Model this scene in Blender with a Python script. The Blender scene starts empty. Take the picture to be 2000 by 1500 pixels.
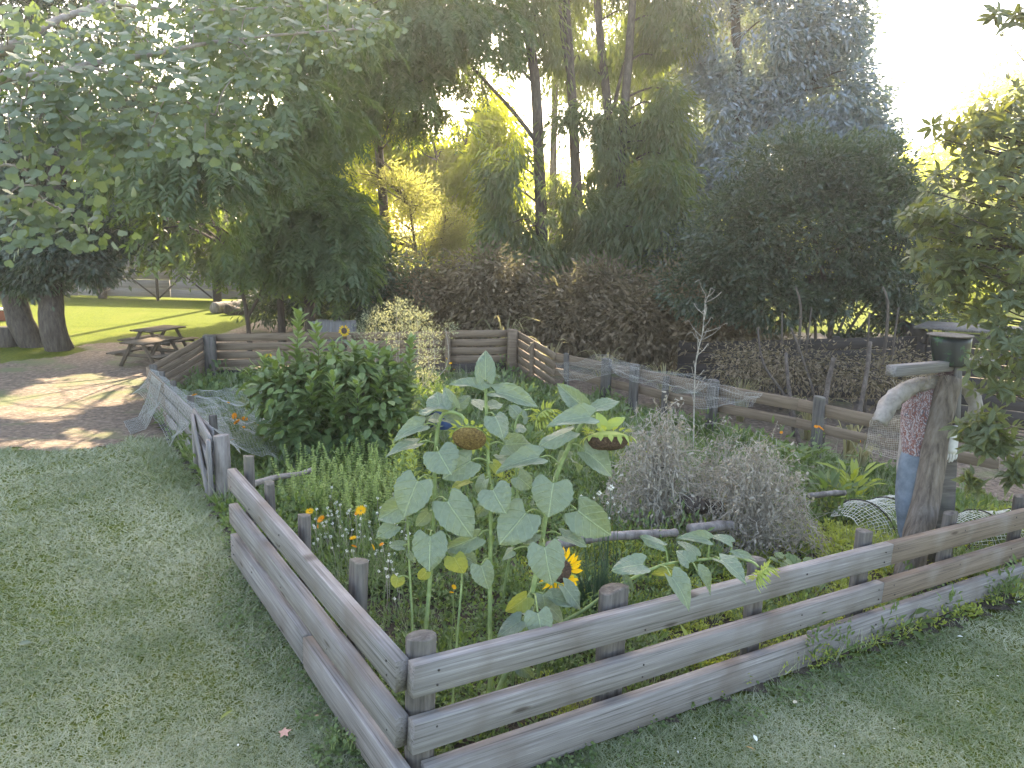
import bpy, math, random
import numpy as np
from mathutils import Vector, Matrix
random.seed(5)
rng = np.random.default_rng(11)
S = bpy.context.scene
COL = S.collection
# ------------------------------------------------------------------ camera, sky, sun, exposure
PITCH, ROLL, CZ, FPX = math.radians(11.3), math.radians(1.5), 2.56, 1500.0
cam_d = bpy.data.cameras.new('camera'); cam = bpy.data.objects.new('camera', cam_d); COL.objects.link(cam)
cam_d.sensor_width = 36; cam_d.lens = 36*FPX/2000; cam_d.clip_start = .05; cam_d.clip_end = 2000
cam.matrix_world = Matrix.Translation((0, 0, CZ)) @ Matrix.Rotation(math.pi/2-PITCH, 4, 'X') @ Matrix.Rotation(ROLL, 4, 'Z')
S.camera = cam
SUN_EL, SUN_AZ = math.radians(34), math.radians(6)
W = bpy.data.worlds.new('World'); S.world = W; W.use_nodes = True
nt = W.node_tree
sky = nt.nodes.new('ShaderNodeTexSky'); sky.sky_type = 'NISHITA'; sky.sun_disc = False
sky.sun_elevation = SUN_EL; sky.sun_rotation = -SUN_AZ; sky.dust_density = 2.0; sky.air_density = 1.0
bg = nt.nodes['Background']; bg.inputs['Strength'].default_value = 0.15
nt.links.new(sky.outputs[0], bg.inputs['Color'])
SD = np.array([math.sin(SUN_AZ)*math.cos(SUN_EL), math.cos(SUN_AZ)*math.cos(SUN_EL), math.sin(SUN_EL)])
sl = bpy.data.lights.new('sun', 'SUN'); sl.energy = 5.0; sl.angle = math.radians(.5); sl.color = (1, .9, .72)
so = bpy.data.objects.new('sun', sl); COL.objects.link(so)
so.rotation_euler = Vector(SD).to_track_quat('Z', 'Y').to_euler(); so.location = (10, 60, 40)
vs = S.view_settings; vs.view_transform = 'Standard'; vs.look = 'None'; vs.gamma = 1; vs.use_curve_mapping = False
vs.exposure = 2.75
vs.use_white_balance = True; vs.white_balance_temperature = 7500; vs.white_balance_tint = 12
S.render.engine = 'CYCLES'
cy = S.cycles; cy.max_bounces = 5; cy.diffuse_bounces = 3; cy.glossy_bounces = 2; cy.transmission_bounces = 3
cy.volume_bounces = 0; cy.use_denoising = True; cy.sample_clamp_indirect = 6

# ------------------------------------------------------------------ geometry helpers
_u = np.array([0, math.sin(PITCH), math.cos(PITCH)]); _f = np.array([0, math.cos(PITCH), -math.sin(PITCH)]); _r = np.array([1., 0, 0])
R2 = math.cos(ROLL)*_r+math.sin(ROLL)*_u; U2 = -math.sin(ROLL)*_r+math.cos(ROLL)*_u
CAM = np.array([0, 0, CZ])
def P(px, py, D):
    return CAM+D*(_f+(px-1000)/FPX*R2+(750-py)/FPX*U2)
def proj(p):
    d = np.asarray(p, float)-CAM; D = d @ _f; D = np.where(np.abs(D) < 1e-3, 1e-3, D)
    return 1000+FPX*(d @ R2)/D, 750-FPX*(d @ U2)/D, D
def sst(a, b, x):
    t = np.clip((x-a)/(b-a), 0, 1); return t*t*(3-2*t)
def vn(x, y, s=0., k=1.):
    x = x*k; y = y*k
    return (np.sin(x*1.7+1.3*np.sin(y*1.1+s)+s*2.1)+np.sin(y*1.9+1.7*np.sin(x*.9+s*1.7)+s)+.7*np.sin(x*3.7+y*2.9+s*3)+.5*np.sin(y*5.3-x*4.1+s*5))/3.2
def gz(x, y):
    x = np.asarray(x, float); y = np.asarray(y, float)
    a = -.07*np.clip(np.log1p(np.exp(np.clip(x*2.5, -30, 30)))/2.5, 0, 6)
    return a*(1-sst(7, 12, y))-.25*sst(6.2, 11.5, y)
def G(px, py):
    d = P(px, py, 1.)-CAM; z = -.1
    for _ in range(8):
        t = (z-CZ)/d[2]; p = CAM+d*t; z = float(gz(p[0], p[1]))
    return np.array([p[0], p[1], z])
def GZ(p):
    return np.array([p[0], p[1], float(gz(p[0], p[1]))])
def inpoly(x, y, poly):
    x = np.asarray(x); y = np.asarray(y); c = np.zeros(x.shape, bool); n = len(poly)
    for i in range(n):
        x1, y1 = poly[i]; x2, y2 = poly[(i+1) % n]
        if y1 == y2: continue
        c ^= ((y1 > y) != (y2 > y)) & (x < (x2-x1)*(y-y1)/(y2-y1)+x1)
    return c
WM = {}
def place(o, parent, M):
    COL.objects.link(o); WM[o.name] = M
    if parent is None: o.matrix_world = M
    else:
        o.parent = parent; o.matrix_local = WM[parent.name].inverted() @ M
    return o
def thing(name, label, cat, loc, group=None):
    o = bpy.data.objects.new(name, None); o.empty_display_size = .2
    place(o, None, Matrix.Translation(Vector([float(v) for v in loc])))
    o['label'] = label; o['category'] = cat
    if group: o['group'] = group
    return o
class MB:
    def __init__(s): s.V = []; s.F = []; s.T = []; s.L = []; s.n = 0
    def add(s, V, F, tint=.5, luv=None):
        V = np.asarray(V, float).reshape(-1, 3); F = [np.asarray(f, int) for f in (F if isinstance(F, list) else [F])]
        for f in F:
            s.F.append(f+s.n); s.T.append(np.broadcast_to(np.asarray(tint, float), (len(f),)) if np.ndim(tint) == 0 else np.asarray(tint, float))
        s.L.append(np.zeros((len(V), 3)) if luv is None else luv); s.V.append(V); s.n += len(V); return s
    def mesh(s, name, mats, origin=(0, 0, 0), smooth=False):
        me = bpy.data.meshes.new(name); V = np.concatenate(s.V)-np.asarray(origin, float)
        lv = np.concatenate([f.ravel() for f in s.F]); tot = np.concatenate([np.full(len(f), f.shape[1]) for f in s.F])
        me.vertices.add(len(V)); me.vertices.foreach_set('co', V.astype(np.float32).ravel())
        me.loops.add(len(lv)); me.loops.foreach_set('vertex_index', lv.astype(np.int32))
        me.polygons.add(len(tot)); st = np.concatenate([[0], np.cumsum(tot)[:-1]])
        me.polygons.foreach_set('loop_start', st.astype(np.int32))
        if smooth: me.polygons.foreach_set('use_smooth', np.ones(len(tot), bool))
        a = me.attributes.new('tint', 'FLOAT', 'FACE'); a.data.foreach_set('value', np.concatenate(s.T).astype(np.float32))
        L = np.concatenate(s.L)
        if L.any():
            a = me.attributes.new('luv', 'FLOAT_VECTOR', 'POINT'); a.data.foreach_set('vector', L.astype(np.float32).ravel())
        for m in (mats if isinstance(mats, (list, tuple)) else [mats]): me.materials.append(m)
        me.update(calc_edges=True); return me
    def build(s, name, mat, parent=None, origin=None, smooth=False, kind=None, label=None, cat=None, group=None):
        if origin is None:
            origin = WM[parent.name].translation if parent else np.concatenate(s.V).mean(0)
        o = bpy.data.objects.new(name, s.mesh(name, mat, origin, smooth))
        place(o, parent, Matrix.Translation(Vector([float(v) for v in origin])))
        tag(o, label, cat, group, kind); return o
def tag(o, label=None, cat=None, group=None, kind=None):
    for k, v in (('label', label), ('category', cat), ('group', group), ('kind', kind)):
        if v: o[k] = v
    return o
def norm(v):
    v = np.asarray(v, float); return v/np.maximum(np.linalg.norm(v, axis=-1, keepdims=True), 1e-9)
def tube(pts, rad, k=6, cap=True):
    pts = np.asarray(pts, float); n = len(pts); rad = np.atleast_1d(np.asarray(rad, float)); rad = np.interp(np.linspace(0, 1, n), np.linspace(0, 1, len(rad)), rad)
    T = norm(np.gradient(pts, axis=0)); ref = np.array([0, 0, 1.]) if abs(T[0][2]) < .9 else np.array([1., 0, 0])
    V = np.zeros((n, k, 3)); a = np.arange(k)*2*math.pi/k
    s = norm(np.cross(T[0], ref))
    for i in range(n):
        s = norm(s-T[i]*(s @ T[i])); b = np.cross(T[i], s)
        V[i] = pts[i]+rad[i]*(np.cos(a)[:, None]*s+np.sin(a)[:, None]*b)
    i = np.arange(n-1)[:, None]*k; j = np.arange(k)[None]; jn = (j+1) % k
    F = [np.stack([i+j, i+jn, i+k+jn, i+k+j], -1).reshape(-1, 4)]
    if cap: F += [np.arange(k)[::-1].reshape(1, k), (np.arange(k)+(n-1)*k).reshape(1, k)]
    return V.reshape(-1, 3), F
def spline(pts, n=8):
    pts = np.asarray(pts, float); m = len(pts); out = []
    if m < 3: return np.array([pts[0]+(pts[-1]-pts[0])*t for t in np.linspace(0, 1, n)])
    for i in range(m-1):
        p0, p1, p2, p3 = pts[max(i-1, 0)], pts[i], pts[i+1], pts[min(i+2, m-1)]
        for t in np.linspace(0, 1, n, endpoint=(i == m-2)):
            out.append(.5*((2*p1)+(p2-p0)*t+(2*p0-5*p1+4*p2-p3)*t*t+(3*p1-p0-3*p2+p3)*t**3))
    return np.array(out)
def curvetube(mb, pts, r0, r1, k=6, n=5, tint=.5, wob=0):
    q = spline(pts, n)
    if wob: q[1:-1] += rng.normal(0, wob, q[1:-1].shape)
    V, F = tube(q, np.linspace(r0, r1, len(q)), k); mb.add(V, F, tint); return q

# leaf templates: x along the length, y across (-.5..5), z lift
def tmpl(v, f): return np.array(v, float), np.array(f, int)
T_RHOMB = tmpl([(0, 0, 0), (.45, .5, .06), (1, 0, -.08), (.45, -.5, .06)], [(0, 1, 2), (0, 2, 3)])
T_BLADE = tmpl([(0, .5, 0), (0, -.5, 0), (1, 0, 0)], [(0, 1, 2)])
T_STRAP = tmpl([(0, .4, 0), (0, -.4, 0), (.5, .5, .03), (.5, -.5, .03), (1, 0, -.12)], [(0, 1, 3), (0, 3, 2), (2, 3, 4)])
T_OVAL = tmpl([(0, 0, 0), (.25, .38, .05), (.6, .46, .03), (1, 0, -.14), (.6, -.46, .03), (.25, -.38, .05), (.25, 0, .0), (.6, 0, -.03)],
              [(0, 6, 1), (0, 5, 6), (6, 7, 2), (6, 2, 1), (5, 4, 7), (5, 7, 6), (7, 3, 2), (7, 4, 3)])
T_FAN = tmpl([(0, 0, 0), (.55, .5, .06), (.85, .42, .0), (1, .16, .06), (.82, 0, 0), (1.0, -.16, .03), (.86, -.42, .08), (.55, -.5, .0), (.45, 0, .04)],
             [(0, 8, 1), (8, 2, 1), (8, 3, 2), (8, 4, 3), (8, 5, 4), (8, 6, 5), (8, 7, 6), (0, 7, 8)])
def tluv(t):
    L = t[0].copy(); L[:, 2] = 1; return L
def frames(D, N):
    D = norm(D); Sd = norm(np.cross(N, D)); return D, Sd, np.cross(D, Sd)
def inst(mb, t, pos, D, N, L, Wd, tint):
    tv, tf = t; pos = np.asarray(pos, float); n = len(pos)
    if n == 0: return
    D, Sd, N = frames(D, N); L = np.broadcast_to(L, (n,)); Wd = np.broadcast_to(Wd, (n,))
    V = (pos[:, None]+tv[None, :, 0, None]*(D*L[:, None])[:, None]+tv[None, :, 1, None]*(Sd*Wd[:, None])[:, None]+tv[None, :, 2, None]*(N*L[:, None])[:, None])
    F = (tf[None]+(np.arange(n)*len(tv))[:, None, None]).reshape(-1, tf.shape[1])
    mb.add(V.reshape(-1, 3), F, np.repeat(np.broadcast_to(tint, (n,)), len(tf)), np.tile(tluv(t), (n, 1)))
_unit = {}
def unit_mesh(t, key, mat, smooth=True):
    if (key, mat.name) not in _unit:
        _unit[(key, mat.name)] = MB().add(t[0], t[1], .5, tluv(t)).mesh(key, mat, smooth=smooth)
    return _unit[(key, mat.name)]
def leaf_obj(name, me, parent, pos, D, N, L, Wd):
    D, Sd, N = frames(np.array(D, float), np.array(N, float))
    M = Matrix(((D[0]*L, Sd[0]*Wd, N[0]*L, pos[0]), (D[1]*L, Sd[1]*Wd, N[1]*L, pos[1]), (D[2]*L, Sd[2]*Wd, N[2]*L, pos[2]), (0, 0, 0, 1)))
    return place(bpy.data.objects.new(name, me), parent, M)
def foliage(parent, t, key, mat, pos, D, N, L, Wd, tint, nparts=0, name='foliage', pname='leaf'):
    """the leaves that show largest become parts, the rest one stuff part"""
    n = len(pos); L = np.broadcast_to(L, (n,)); Wd = np.broadcast_to(Wd, (n,)); tint = np.broadcast_to(tint, (n,))
    sel = np.zeros(n, bool)
    if nparts:
        px, py, dd = proj(pos); ok = (px > 0) & (px < 2000) & (py > 0) & (py < 1500) & (dd > .1)
        sc = np.where(ok, L/np.maximum(dd, .1), 0); idx = np.argsort(-sc)[:nparts]; sel[idx[sc[idx] > 0]] = True
        me = unit_mesh(t, key, mat)
        for i in np.nonzero(sel)[0]: leaf_obj(pname, me, parent, pos[i], D[i], N[i], L[i], Wd[i])
    m = ~sel
    if m.any():
        mb = MB(); inst(mb, t, pos[m], D[m], N[m], L[m], Wd[m], tint[m])
        mb.build(name, mat, parent, smooth=len(t[0]) > 4, kind='stuff')

# ------------------------------------------------------------------ materials
def nodes(m):
    m.use_nodes = True; return m.node_tree.nodes, m.node_tree.links
def ramp(n, stops):
    r = n.new('ShaderNodeValToRGB'); e = r.color_ramp.elements
    while len(e) < len(stops): e.new(.5)
    for i, (p, c) in enumerate(stops): e[i].position = p; e[i].color = (*c, 1)
    return r
def leafmat(name, c1, c2, tr, fac=.4, rough=.55, spec=.3, veins=None, hide=None):
    m = bpy.data.materials.new(name); n, l = nodes(m); b = n['Principled BSDF']; out = n['Material Output']
    at = n.new('ShaderNodeAttribute'); at.attribute_name = 'tint'
    oi = n.new('ShaderNodeObjectInfo'); ad = n.new('ShaderNodeMath'); ad.operation = 'MULTIPLY_ADD'; ad.inputs[1].default_value = .3
    l.new(oi.outputs['Random'], ad.inputs[0]); l.new(at.outputs['Fac'], ad.inputs[2])
    sb = n.new('ShaderNodeMath'); sb.operation = 'SUBTRACT'; sb.inputs[1].default_value = .15; l.new(ad.outputs[0], sb.inputs[0])
    r = ramp(n, [(0, c1), (1, c2)]); l.new(sb.outputs[0], r.inputs[0]); colr = r.outputs[0]
    if veins:
        av = n.new('ShaderNodeAttribute'); av.attribute_name = 'luv'; sx = n.new('ShaderNodeSeparateXYZ'); l.new(av.outputs['Vector'], sx.inputs[0])
        ab = n.new('ShaderNodeMath'); ab.operation = 'ABSOLUTE'; l.new(sx.outputs['Y'], ab.inputs[0])
        mr = n.new('ShaderNodeMapRange'); mr.inputs['From Min'].default_value = .008; mr.inputs['From Max'].default_value = .03
        mr.inputs['To Min'].default_value = 1; mr.inputs['To Max'].default_value = 0; l.new(ab.outputs[0], mr.inputs['Value'])
        # side veins: x - 0.9|y| repeated
        ma = n.new('ShaderNodeMath'); ma.operation = 'MULTIPLY_ADD'; ma.inputs[1].default_value = -.75; l.new(ab.outputs[0], ma.inputs[0]); l.new(sx.outputs['X'], ma.inputs[2])
        mm = n.new('ShaderNodeMath'); mm.operation = 'MULTIPLY'; mm.inputs[1].default_value = 5.0; l.new(ma.outputs[0], mm.inputs[0])
        fr = n.new('ShaderNodeMath'); fr.operation = 'PINGPONG'; fr.inputs[1].default_value = .5; l.new(mm.outputs[0], fr.inputs[0])
        m2 = n.new('ShaderNodeMapRange'); m2.inputs['From Min'].default_value = .02; m2.inputs['From Max'].default_value = .12
        m2.inputs['To Min'].default_value = .28; m2.inputs['To Max'].default_value = 0; l.new(fr.outputs[0], m2.inputs['Value'])
        mx = n.new('ShaderNodeMath'); mx.operation = 'MAXIMUM'; l.new(mr.outputs[0], mx.inputs[0]); l.new(m2.outputs[0], mx.inputs[1])
        mix = n.new('ShaderNodeMix'); mix.data_type = 'RGBA'; l.new(mx.outputs[0], mix.inputs['Factor']); l.new(colr, mix.inputs[6]); mix.inputs[7].default_value = (*veins, 1)
        colr = mix.outputs[2]
        no = n.new('ShaderNodeTexNoise'); no.inputs['Scale'].default_value = 9; no.inputs['Detail'].default_value = 4; l.new(av.outputs['Vector'], no.inputs['Vector'])
        bu = n.new('ShaderNodeBump'); bu.inputs['Strength'].default_value = .6; bu.inputs['Distance'].default_value = .014
        su = n.new('ShaderNodeMath'); su.operation = 'SUBTRACT'; l.new(no.outputs[0], su.inputs[0]); l.new(mx.outputs[0], su.inputs[1]); l.new(su.outputs[0], bu.inputs['Height']); l.new(bu.outputs[0], b.inputs['Normal'])
        mo = n.new('ShaderNodeMix'); mo.data_type = 'RGBA'; mo.blend_type = 'MULTIPLY'; mo.inputs['Factor'].default_value = .5
        rr = ramp(n, [(.35, (.75, .75, .7)), (.65, (1.15, 1.15, 1.1))]); l.new(no.outputs[0], rr.inputs[0]); l.new(colr, mo.inputs[6]); l.new(rr.outputs[0], mo.inputs[7]); colr = mo.outputs[2]
    l.new(colr, b.inputs['Base Color']); b.inputs['Roughness'].default_value = rough; b.inputs['Specular IOR Level'].default_value = spec
    t = n.new('ShaderNodeBsdfTranslucent'); t.inputs['Color'].default_value = (*tr, 1)
    ms = n.new('ShaderNodeMixShader'); ms.inputs[0].default_value = fac
    l.new(b.outputs[0], ms.inputs[1]); l.new(t.outputs[0], ms.inputs[2]); l.new(ms.outputs[0], out.inputs['Surface'])
    return m
def noisemat(name, stops, scale=(1, 1, 1), nscale=5, detail=6, rough=.85, bump=.4, bdist=.02, coord='Object', extra=None, spec=.3, knots=False):
    m = bpy.data.materials.new(name); n, l = nodes(m); b = n['Principled BSDF']
    tc = n.new('ShaderNodeTexCoord'); mp = n.new('ShaderNodeMapping'); mp.inputs['Scale'].default_value = scale
    oi = n.new('ShaderNodeObjectInfo'); sc = n.new('ShaderNodeVectorMath'); sc.operation = 'SCALE'; sc.inputs['Scale'].default_value = 37
    l.new(oi.outputs['Random'], sc.inputs[0]); l.new(tc.outputs[coord], mp.inputs['Vector'])
    if coord == 'Object': l.new(sc.outputs[0], mp.inputs['Location'])
    no = n.new('ShaderNodeTexNoise'); no.inputs['Scale'].default_value = nscale; no.inputs['Detail'].default_value = detail; no.inputs['Roughness'].default_value = .65
    l.new(mp.outputs[0], no.inputs['Vector']); r = ramp(n, stops); l.new(no.outputs[0], r.inputs[0]); colr = r.outputs[0]
    if extra:   # second, larger noise mixing towards a colour: (scale, lo, hi, colour)
        n2 = n.new('ShaderNodeTexNoise'); n2.inputs['Scale'].default_value = extra[0]; n2.inputs['Detail'].default_value = 5
        l.new(tc.outputs[coord], n2.inputs['Vector'])
        mr = n.new('ShaderNodeMapRange'); mr.inputs['From Min'].default_value = extra[1]; mr.inputs['From Max'].default_value = extra[2]; l.new(n2.outputs[0], mr.inputs['Value'])
        mx = n.new('ShaderNodeMix'); mx.data_type = 'RGBA'; l.new(mr.outputs[0], mx.inputs['Factor']); l.new(colr, mx.inputs[6]); mx.inputs[7].default_value = (*extra[3], 1); colr = mx.outputs[2]
    if knots:
        m2 = n.new('ShaderNodeMapping'); m2.inputs['Scale'].default_value = (1.5, 1, 6.5); l.new(tc.outputs[coord], m2.inputs['Vector']); l.new(sc.outputs[0], m2.inputs['Location'])
        vo = n.new('ShaderNodeTexVoronoi'); vo.inputs['Scale'].default_value = 1.3; l.new(m2.outputs[0], vo.inputs['Vector'])
        rk = ramp(n, [(.05, (.30, .26, .23)), (.085, (.62, .57, .53)), (.13, (1, 1, 1))]); l.new(vo.outputs['Distance'], rk.inputs[0])
        n3 = n.new('ShaderNodeTexNoise'); n3.inputs['Scale'].default_value = 1.5; n3.inputs['Detail'].default_value = 4; m3 = n.new('ShaderNodeMapping'); m3.inputs['Scale'].default_value = (.7, 60, 95); l.new(tc.outputs[coord], m3.inputs['Vector']); l.new(sc.outputs[0], m3.inputs['Location']); l.new(m3.outputs[0], n3.inputs['Vector'])
        r3 = ramp(n, [(.33, (.42, .40, .38)), (.40, (.86, .85, .84)), (.62, (1.08, 1.08, 1.08))]); l.new(n3.outputs[0], r3.inputs[0])
        for rr_ in (rk, r3):
            mu = n.new('ShaderNodeMix'); mu.data_type = 'RGBA'; mu.blend_type = 'MULTIPLY'; mu.inputs['Factor'].default_value = .85; l.new(colr, mu.inputs[6]); l.new(rr_.outputs[0], mu.inputs[7]); colr = mu.outputs[2]
    l.new(colr, b.inputs['Base Color']); b.inputs['Roughness'].default_value = rough; b.inputs['Specular IOR Level'].default_value = spec
    bu = n.new('ShaderNodeBump'); bu.inputs['Strength'].default_value = bump; bu.inputs['Distance'].default_value = bdist
    l.new(no.outputs[0], bu.inputs['Height']); l.new(bu.outputs[0], b.inputs['Normal'])
    return m
def plain(name, c, rough=.6, spec=.3, fac=None, tr=None):
    if fac: return leafmat(name, c, c, tr or c, fac, rough, spec)
    return noisemat(name, [(.3, tuple(v*.8 for v in c)), (.7, tuple(min(1, v*1.12) for v in c))], nscale=14, rough=rough, bump=.1, spec=spec)
M = {}
M['rail'] = noisemat('weathered_grey_timber', [(.28, (.065, .056, .05)), (.38, (.15, .137, .13)), (.55, (.205, .19, .183)), (.72, (.30, .285, .278))], (1.0, 26, 40), 1.5, 9, .8, .5, .006, extra=(2.6, .5, .72, (.145, .122, .108)), knots=True)
M['rail_flare'] = noisemat('flare_warmed_weathered_timber', [(.28, (.08, .06, .045)), (.5, (.165, .125, .095)), (.75, (.23, .18, .14))], (1.0, 26, 40), 1.5, 8, .85, .4, .006, extra=(2.4, .5, .75, (.22, .19, .17)), knots=True)  # warm cast of lens flare put into the weathered rail colour
M['post'] = noisemat('dark_weathered_post', [(.3, (.045, .038, .034)), (.5, (.10, .088, .078)), (.75, (.18, .16, .145))], (14, 14, 1.2), 2, 8, .9, .6, .01, extra=(4, .52, .72, (.14, .13, .10)))
M['panel'] = noisemat('brown_fence_timber', [(.25, (.09, .06, .04)), (.5, (.18, .13, .09)), (.8, (.27, .20, .14))], (1.2, 14, 22), 1.6, 7, .85, .3, .004)
M['bark'] = noisemat('grey_brown_bark', [(.3, (.04, .03, .025)), (.55, (.10, .08, .065)), (.8, (.17, .145, .12))], (6, 6, 1.3), 3, 8, .95, .9, .04)
M['palebark'] = noisemat('pale_branch_bark', [(.3, (.16, .13, .11)), (.7, (.32, .28, .25))], (6, 6, 6), 3, 6, .9, .5, .01)
M['oldlog'] = noisemat('brown_weathered_log', [(.3, (.055, .042, .034)), (.5, (.15, .122, .10)), (.75, (.26, .222, .19))], (14, 14, 1.1), 1.6, 9, .95, 1, .02)
M['table'] = noisemat('dark_brown_table_timber', [(.3, (.05, .038, .028)), (.5, (.10, .078, .058)), (.75, (.16, .125, .095))], (1.2, 14, 22), 1.6, 7, .9, .3, .004, spec=.1)
M['log'] = noisemat('old_grey_log', [(.3, (.1, .085, .075)), (.55, (.22, .195, .18)), (.8, (.36, .33, .31))], (8, 8, 1.5), 2, 8, .95, .8, .02)
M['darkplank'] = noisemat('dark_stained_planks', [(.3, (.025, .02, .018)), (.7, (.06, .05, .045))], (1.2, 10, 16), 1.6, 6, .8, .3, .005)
M['greyplank'] = noisemat('far_grey_planks', [(.3, (.15, .14, .135)), (.7, (.27, .255, .245))], (.8, 5, 9), 1.6, 6, .85, .2, .005)
M['stem'] = noisemat('hairy_green_stem', [(.3, (.14, .19, .06)), (.7, (.24, .30, .12))], (1, 1, 1), 30, 3, .6, .3, .004)
M['drystem'] = noisemat('dry_grey_stem', [(.3, (.21, .18, .145)), (.7, (.50, .45, .37))], (1, 1, 1), 20, 3, .8, .2, .003)
M['net'] = plain('pale_garden_net', (.46, .46, .42), .6)
M['sunleaf'] = leafmat('sunflower_leaf', (.10, .138, .088), (.22, .262, .19), (.25, .33, .08), .22, .42, .55, veins=(.30, .36, .23))
M['sunleaf_y'] = leafmat('yellowing_sunflower_leaf', (.18, .21, .05), (.27, .30, .08), (.4, .42, .05), .3, .6, .3, veins=(.35, .38, .15))
M['bract'] = leafmat('sunflower_bract', (.22, .28, .06), (.34, .40, .12), (.4, .45, .06), .3, .6)
M['ginkgo'] = leafmat('ginkgo_leaf', (.06, .088, .055), (.155, .19, .135), (.25, .34, .07), .25, .55, .35)
M['lemon'] = leafmat('lemon_leaf', (.04, .082, .03), (.23, .31, .11), (.22, .32, .04), .28, .36, .6, veins=(.12, .18, .06))
M['mag'] = leafmat('glossy_shrub_leaf', (.035, .055, .028), (.12, .145, .075), (.36, .38, .05), .24, .38, .5, veins=(.16, .19, .08))
M['dark'] = leafmat('dark_shrub_leaf', (.03, .046, .03), (.095, .12, .085), (.14, .2, .04), .25, .4, .5)
M['willow'] = leafmat('willow_leaf', (.045, .07, .032), (.125, .155, .075), (.30, .38, .05), .36, .4, .5)
M['silver'] = leafmat('silver_blue_leaf', (.15, .19, .23), (.31, .37, .46), (.2, .25, .1), .3, .6, .3)
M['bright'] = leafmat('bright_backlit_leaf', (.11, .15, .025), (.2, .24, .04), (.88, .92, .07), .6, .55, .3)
M['olive'] = leafmat('olive_seeding_leaf', (.12, .115, .07), (.25, .235, .15), (.55, .55, .14), .42, .7, .2)
M['pinnate'] = leafmat('pinnate_leaf', (.05, .08, .042), (.13, .17, .085), (.26, .36, .04), .36, .5, .4)
M['under'] = leafmat('flare_tinted_understorey_leaf', (.13, .10, .065), (.31, .23, .15), (.2, .19, .08), .25, .7, .2)  # dry brown leaf colour with the reddish lens flare cast painted in
M['weed'] = leafmat('weed_leaf', (.06, .10, .035), (.17, .225, .09), (.2, .3, .04), .32, .55, .3)
M['weedy'] = leafmat('yellow_green_weed', (.19, .24, .045), (.38, .42, .11), (.4, .45, .04), .38, .6, .25)
M['mint'] = leafmat('mint_leaf', (.18, .25, .07), (.36, .44, .16), (.3, .4, .06), .33, .6, .3)
M['chive'] = leafmat('chive_blade', (.04, .085, .05), (.10, .16, .09), (.15, .25, .06), .25, .45, .4)
M['grass'] = leafmat('lawn_blade', (.10, .145, .062), (.42, .425, .30), (.30, .36, .05), .2, .6, .3)
M['dryleaf'] = leafmat('dry_leaf', (.20, .172, .135), (.47, .42, .345), (.3, .26, .16), .3, .85, .1)
M['cream'] = leafmat('cream_seeding_leaf', (.22, .235, .14), (.37, .38, .25), (.42, .43, .2), .3, .7, .2)
M['flax'] = leafmat('flax_blade', (.12, .115, .06), (.30, .27, .16), (.5, .45, .2), .45, .45, .4)
M['white_petal'] = plain('white_petal', (.75, .75, .68), .6, .2, .25, (.7, .7, .6))
M['yellow_petal'] = leafmat('yellow_petal', (.75, .42, .01), (.85, .55, .02), (.9, .55, .02), .4, .5, .2)
M['orange_petal'] = leafmat('orange_petal', (.75, .22, .01), (.85, .42, .015), (.9, .4, .02), .35, .5, .2)
M['seeds'] = noisemat('sunflower_seeds', [(.35, (.09, .055, .02)), (.6, (.23, .15, .055)), (.75, (.36, .26, .10))], (1, 1, 1), 90, 3, .9, 1, .01)
M['seeds_dark'] = noisemat('ripe_sunflower_seeds', [(.35, (.04, .025, .018)), (.6, (.10, .06, .042)), (.75, (.18, .12, .085))], (1, 1, 1), 90, 3, .9, 1, .01)
# ------------------------------------------------------------------ layout
CORNER = np.array([-.40, 3.0, 0]); LEND = np.array([-2.02, 5.43, 0]); GATE = np.array([-2.85, 6.9, 0]); FARL = np.array([-5.7, 11.75, 0])
BL = np.array([-5.52, 13.8, 0]); BR = np.array([-.03, 14.42, 0]); RB0 = np.array([.75, 13.3, 0]); RB1 = np.array([4.0, 9.79, 0]); RB2 = np.array([6.6, 7.2, 0]); REND = np.array([7.0, 7.84, 0])
BED = [tuple(p[:2]) for p in (CORNER, LEND, GATE, FARL, BL, BR, RB0, RB1, RB2)]
def lit(q, hard=.0):
    """soft weight: where direct sun reaches the ground through gaps in the canopy"""
    px, py, d = proj(np.stack([q[..., 0], q[..., 1], gz(q[..., 0], q[..., 1])], -1)); x, y = q[..., 0], q[..., 1]
    nz = vn(x, y, 2., 1.1)
    path = 1-((px-120)/200)**2-((py-785-.12*(120-px))/48)**2+.8*nz
    p2 = 1-((px-70)/150)**2-((py-868)/16)**2+.3*nz
    edge = np.clip(655-.20*(px-240), 600, 680)
    lawn = np.where((px < 450) & (py > 588) & (py < edge) & (d > 5), .6+.5*nz+np.clip((edge-py)/25, 0, 1), -1)
    spots = np.maximum.reduce([1-((px-a)/w)**2-((py-b)/h)**2 for a, b, w, h in ((230, 1052, 40, 9), (255, 1092, 26, 9), (480, 1045, 25, 8), (275, 735, 40, 22), (185, 843, 60, 12), (560, 712, 60, 14), (640, 690, 40, 10))])+.25*nz
    right = np.where((px > 1820) & (py < 640) & (py > 470) & (d > 5), .6, -1)
    out = np.maximum.reduce([path, p2, lawn, spots*1.2, right]); out = np.where(d > 2, out, -1)
    return out
def shade_keep(pos):
    k = np.maximum(pos[:, 2], 0)/SD[2]; q = pos[:, :2]-SD[:2]*k[:, None]
    keep = lit(q) < .05+.25*rng.random(len(pos))**3
    for c, r in SUNNY:      # gaps through which the sun reaches the glowing foliage
        v = pos-c; t = v @ SD; keep &= ~((t > 2.6) & (np.linalg.norm(v-t[:, None]*SD, axis=1) < r*(1+.25*vnoise3(pos, 3., 1.5)/3)))
    return keep
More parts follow.
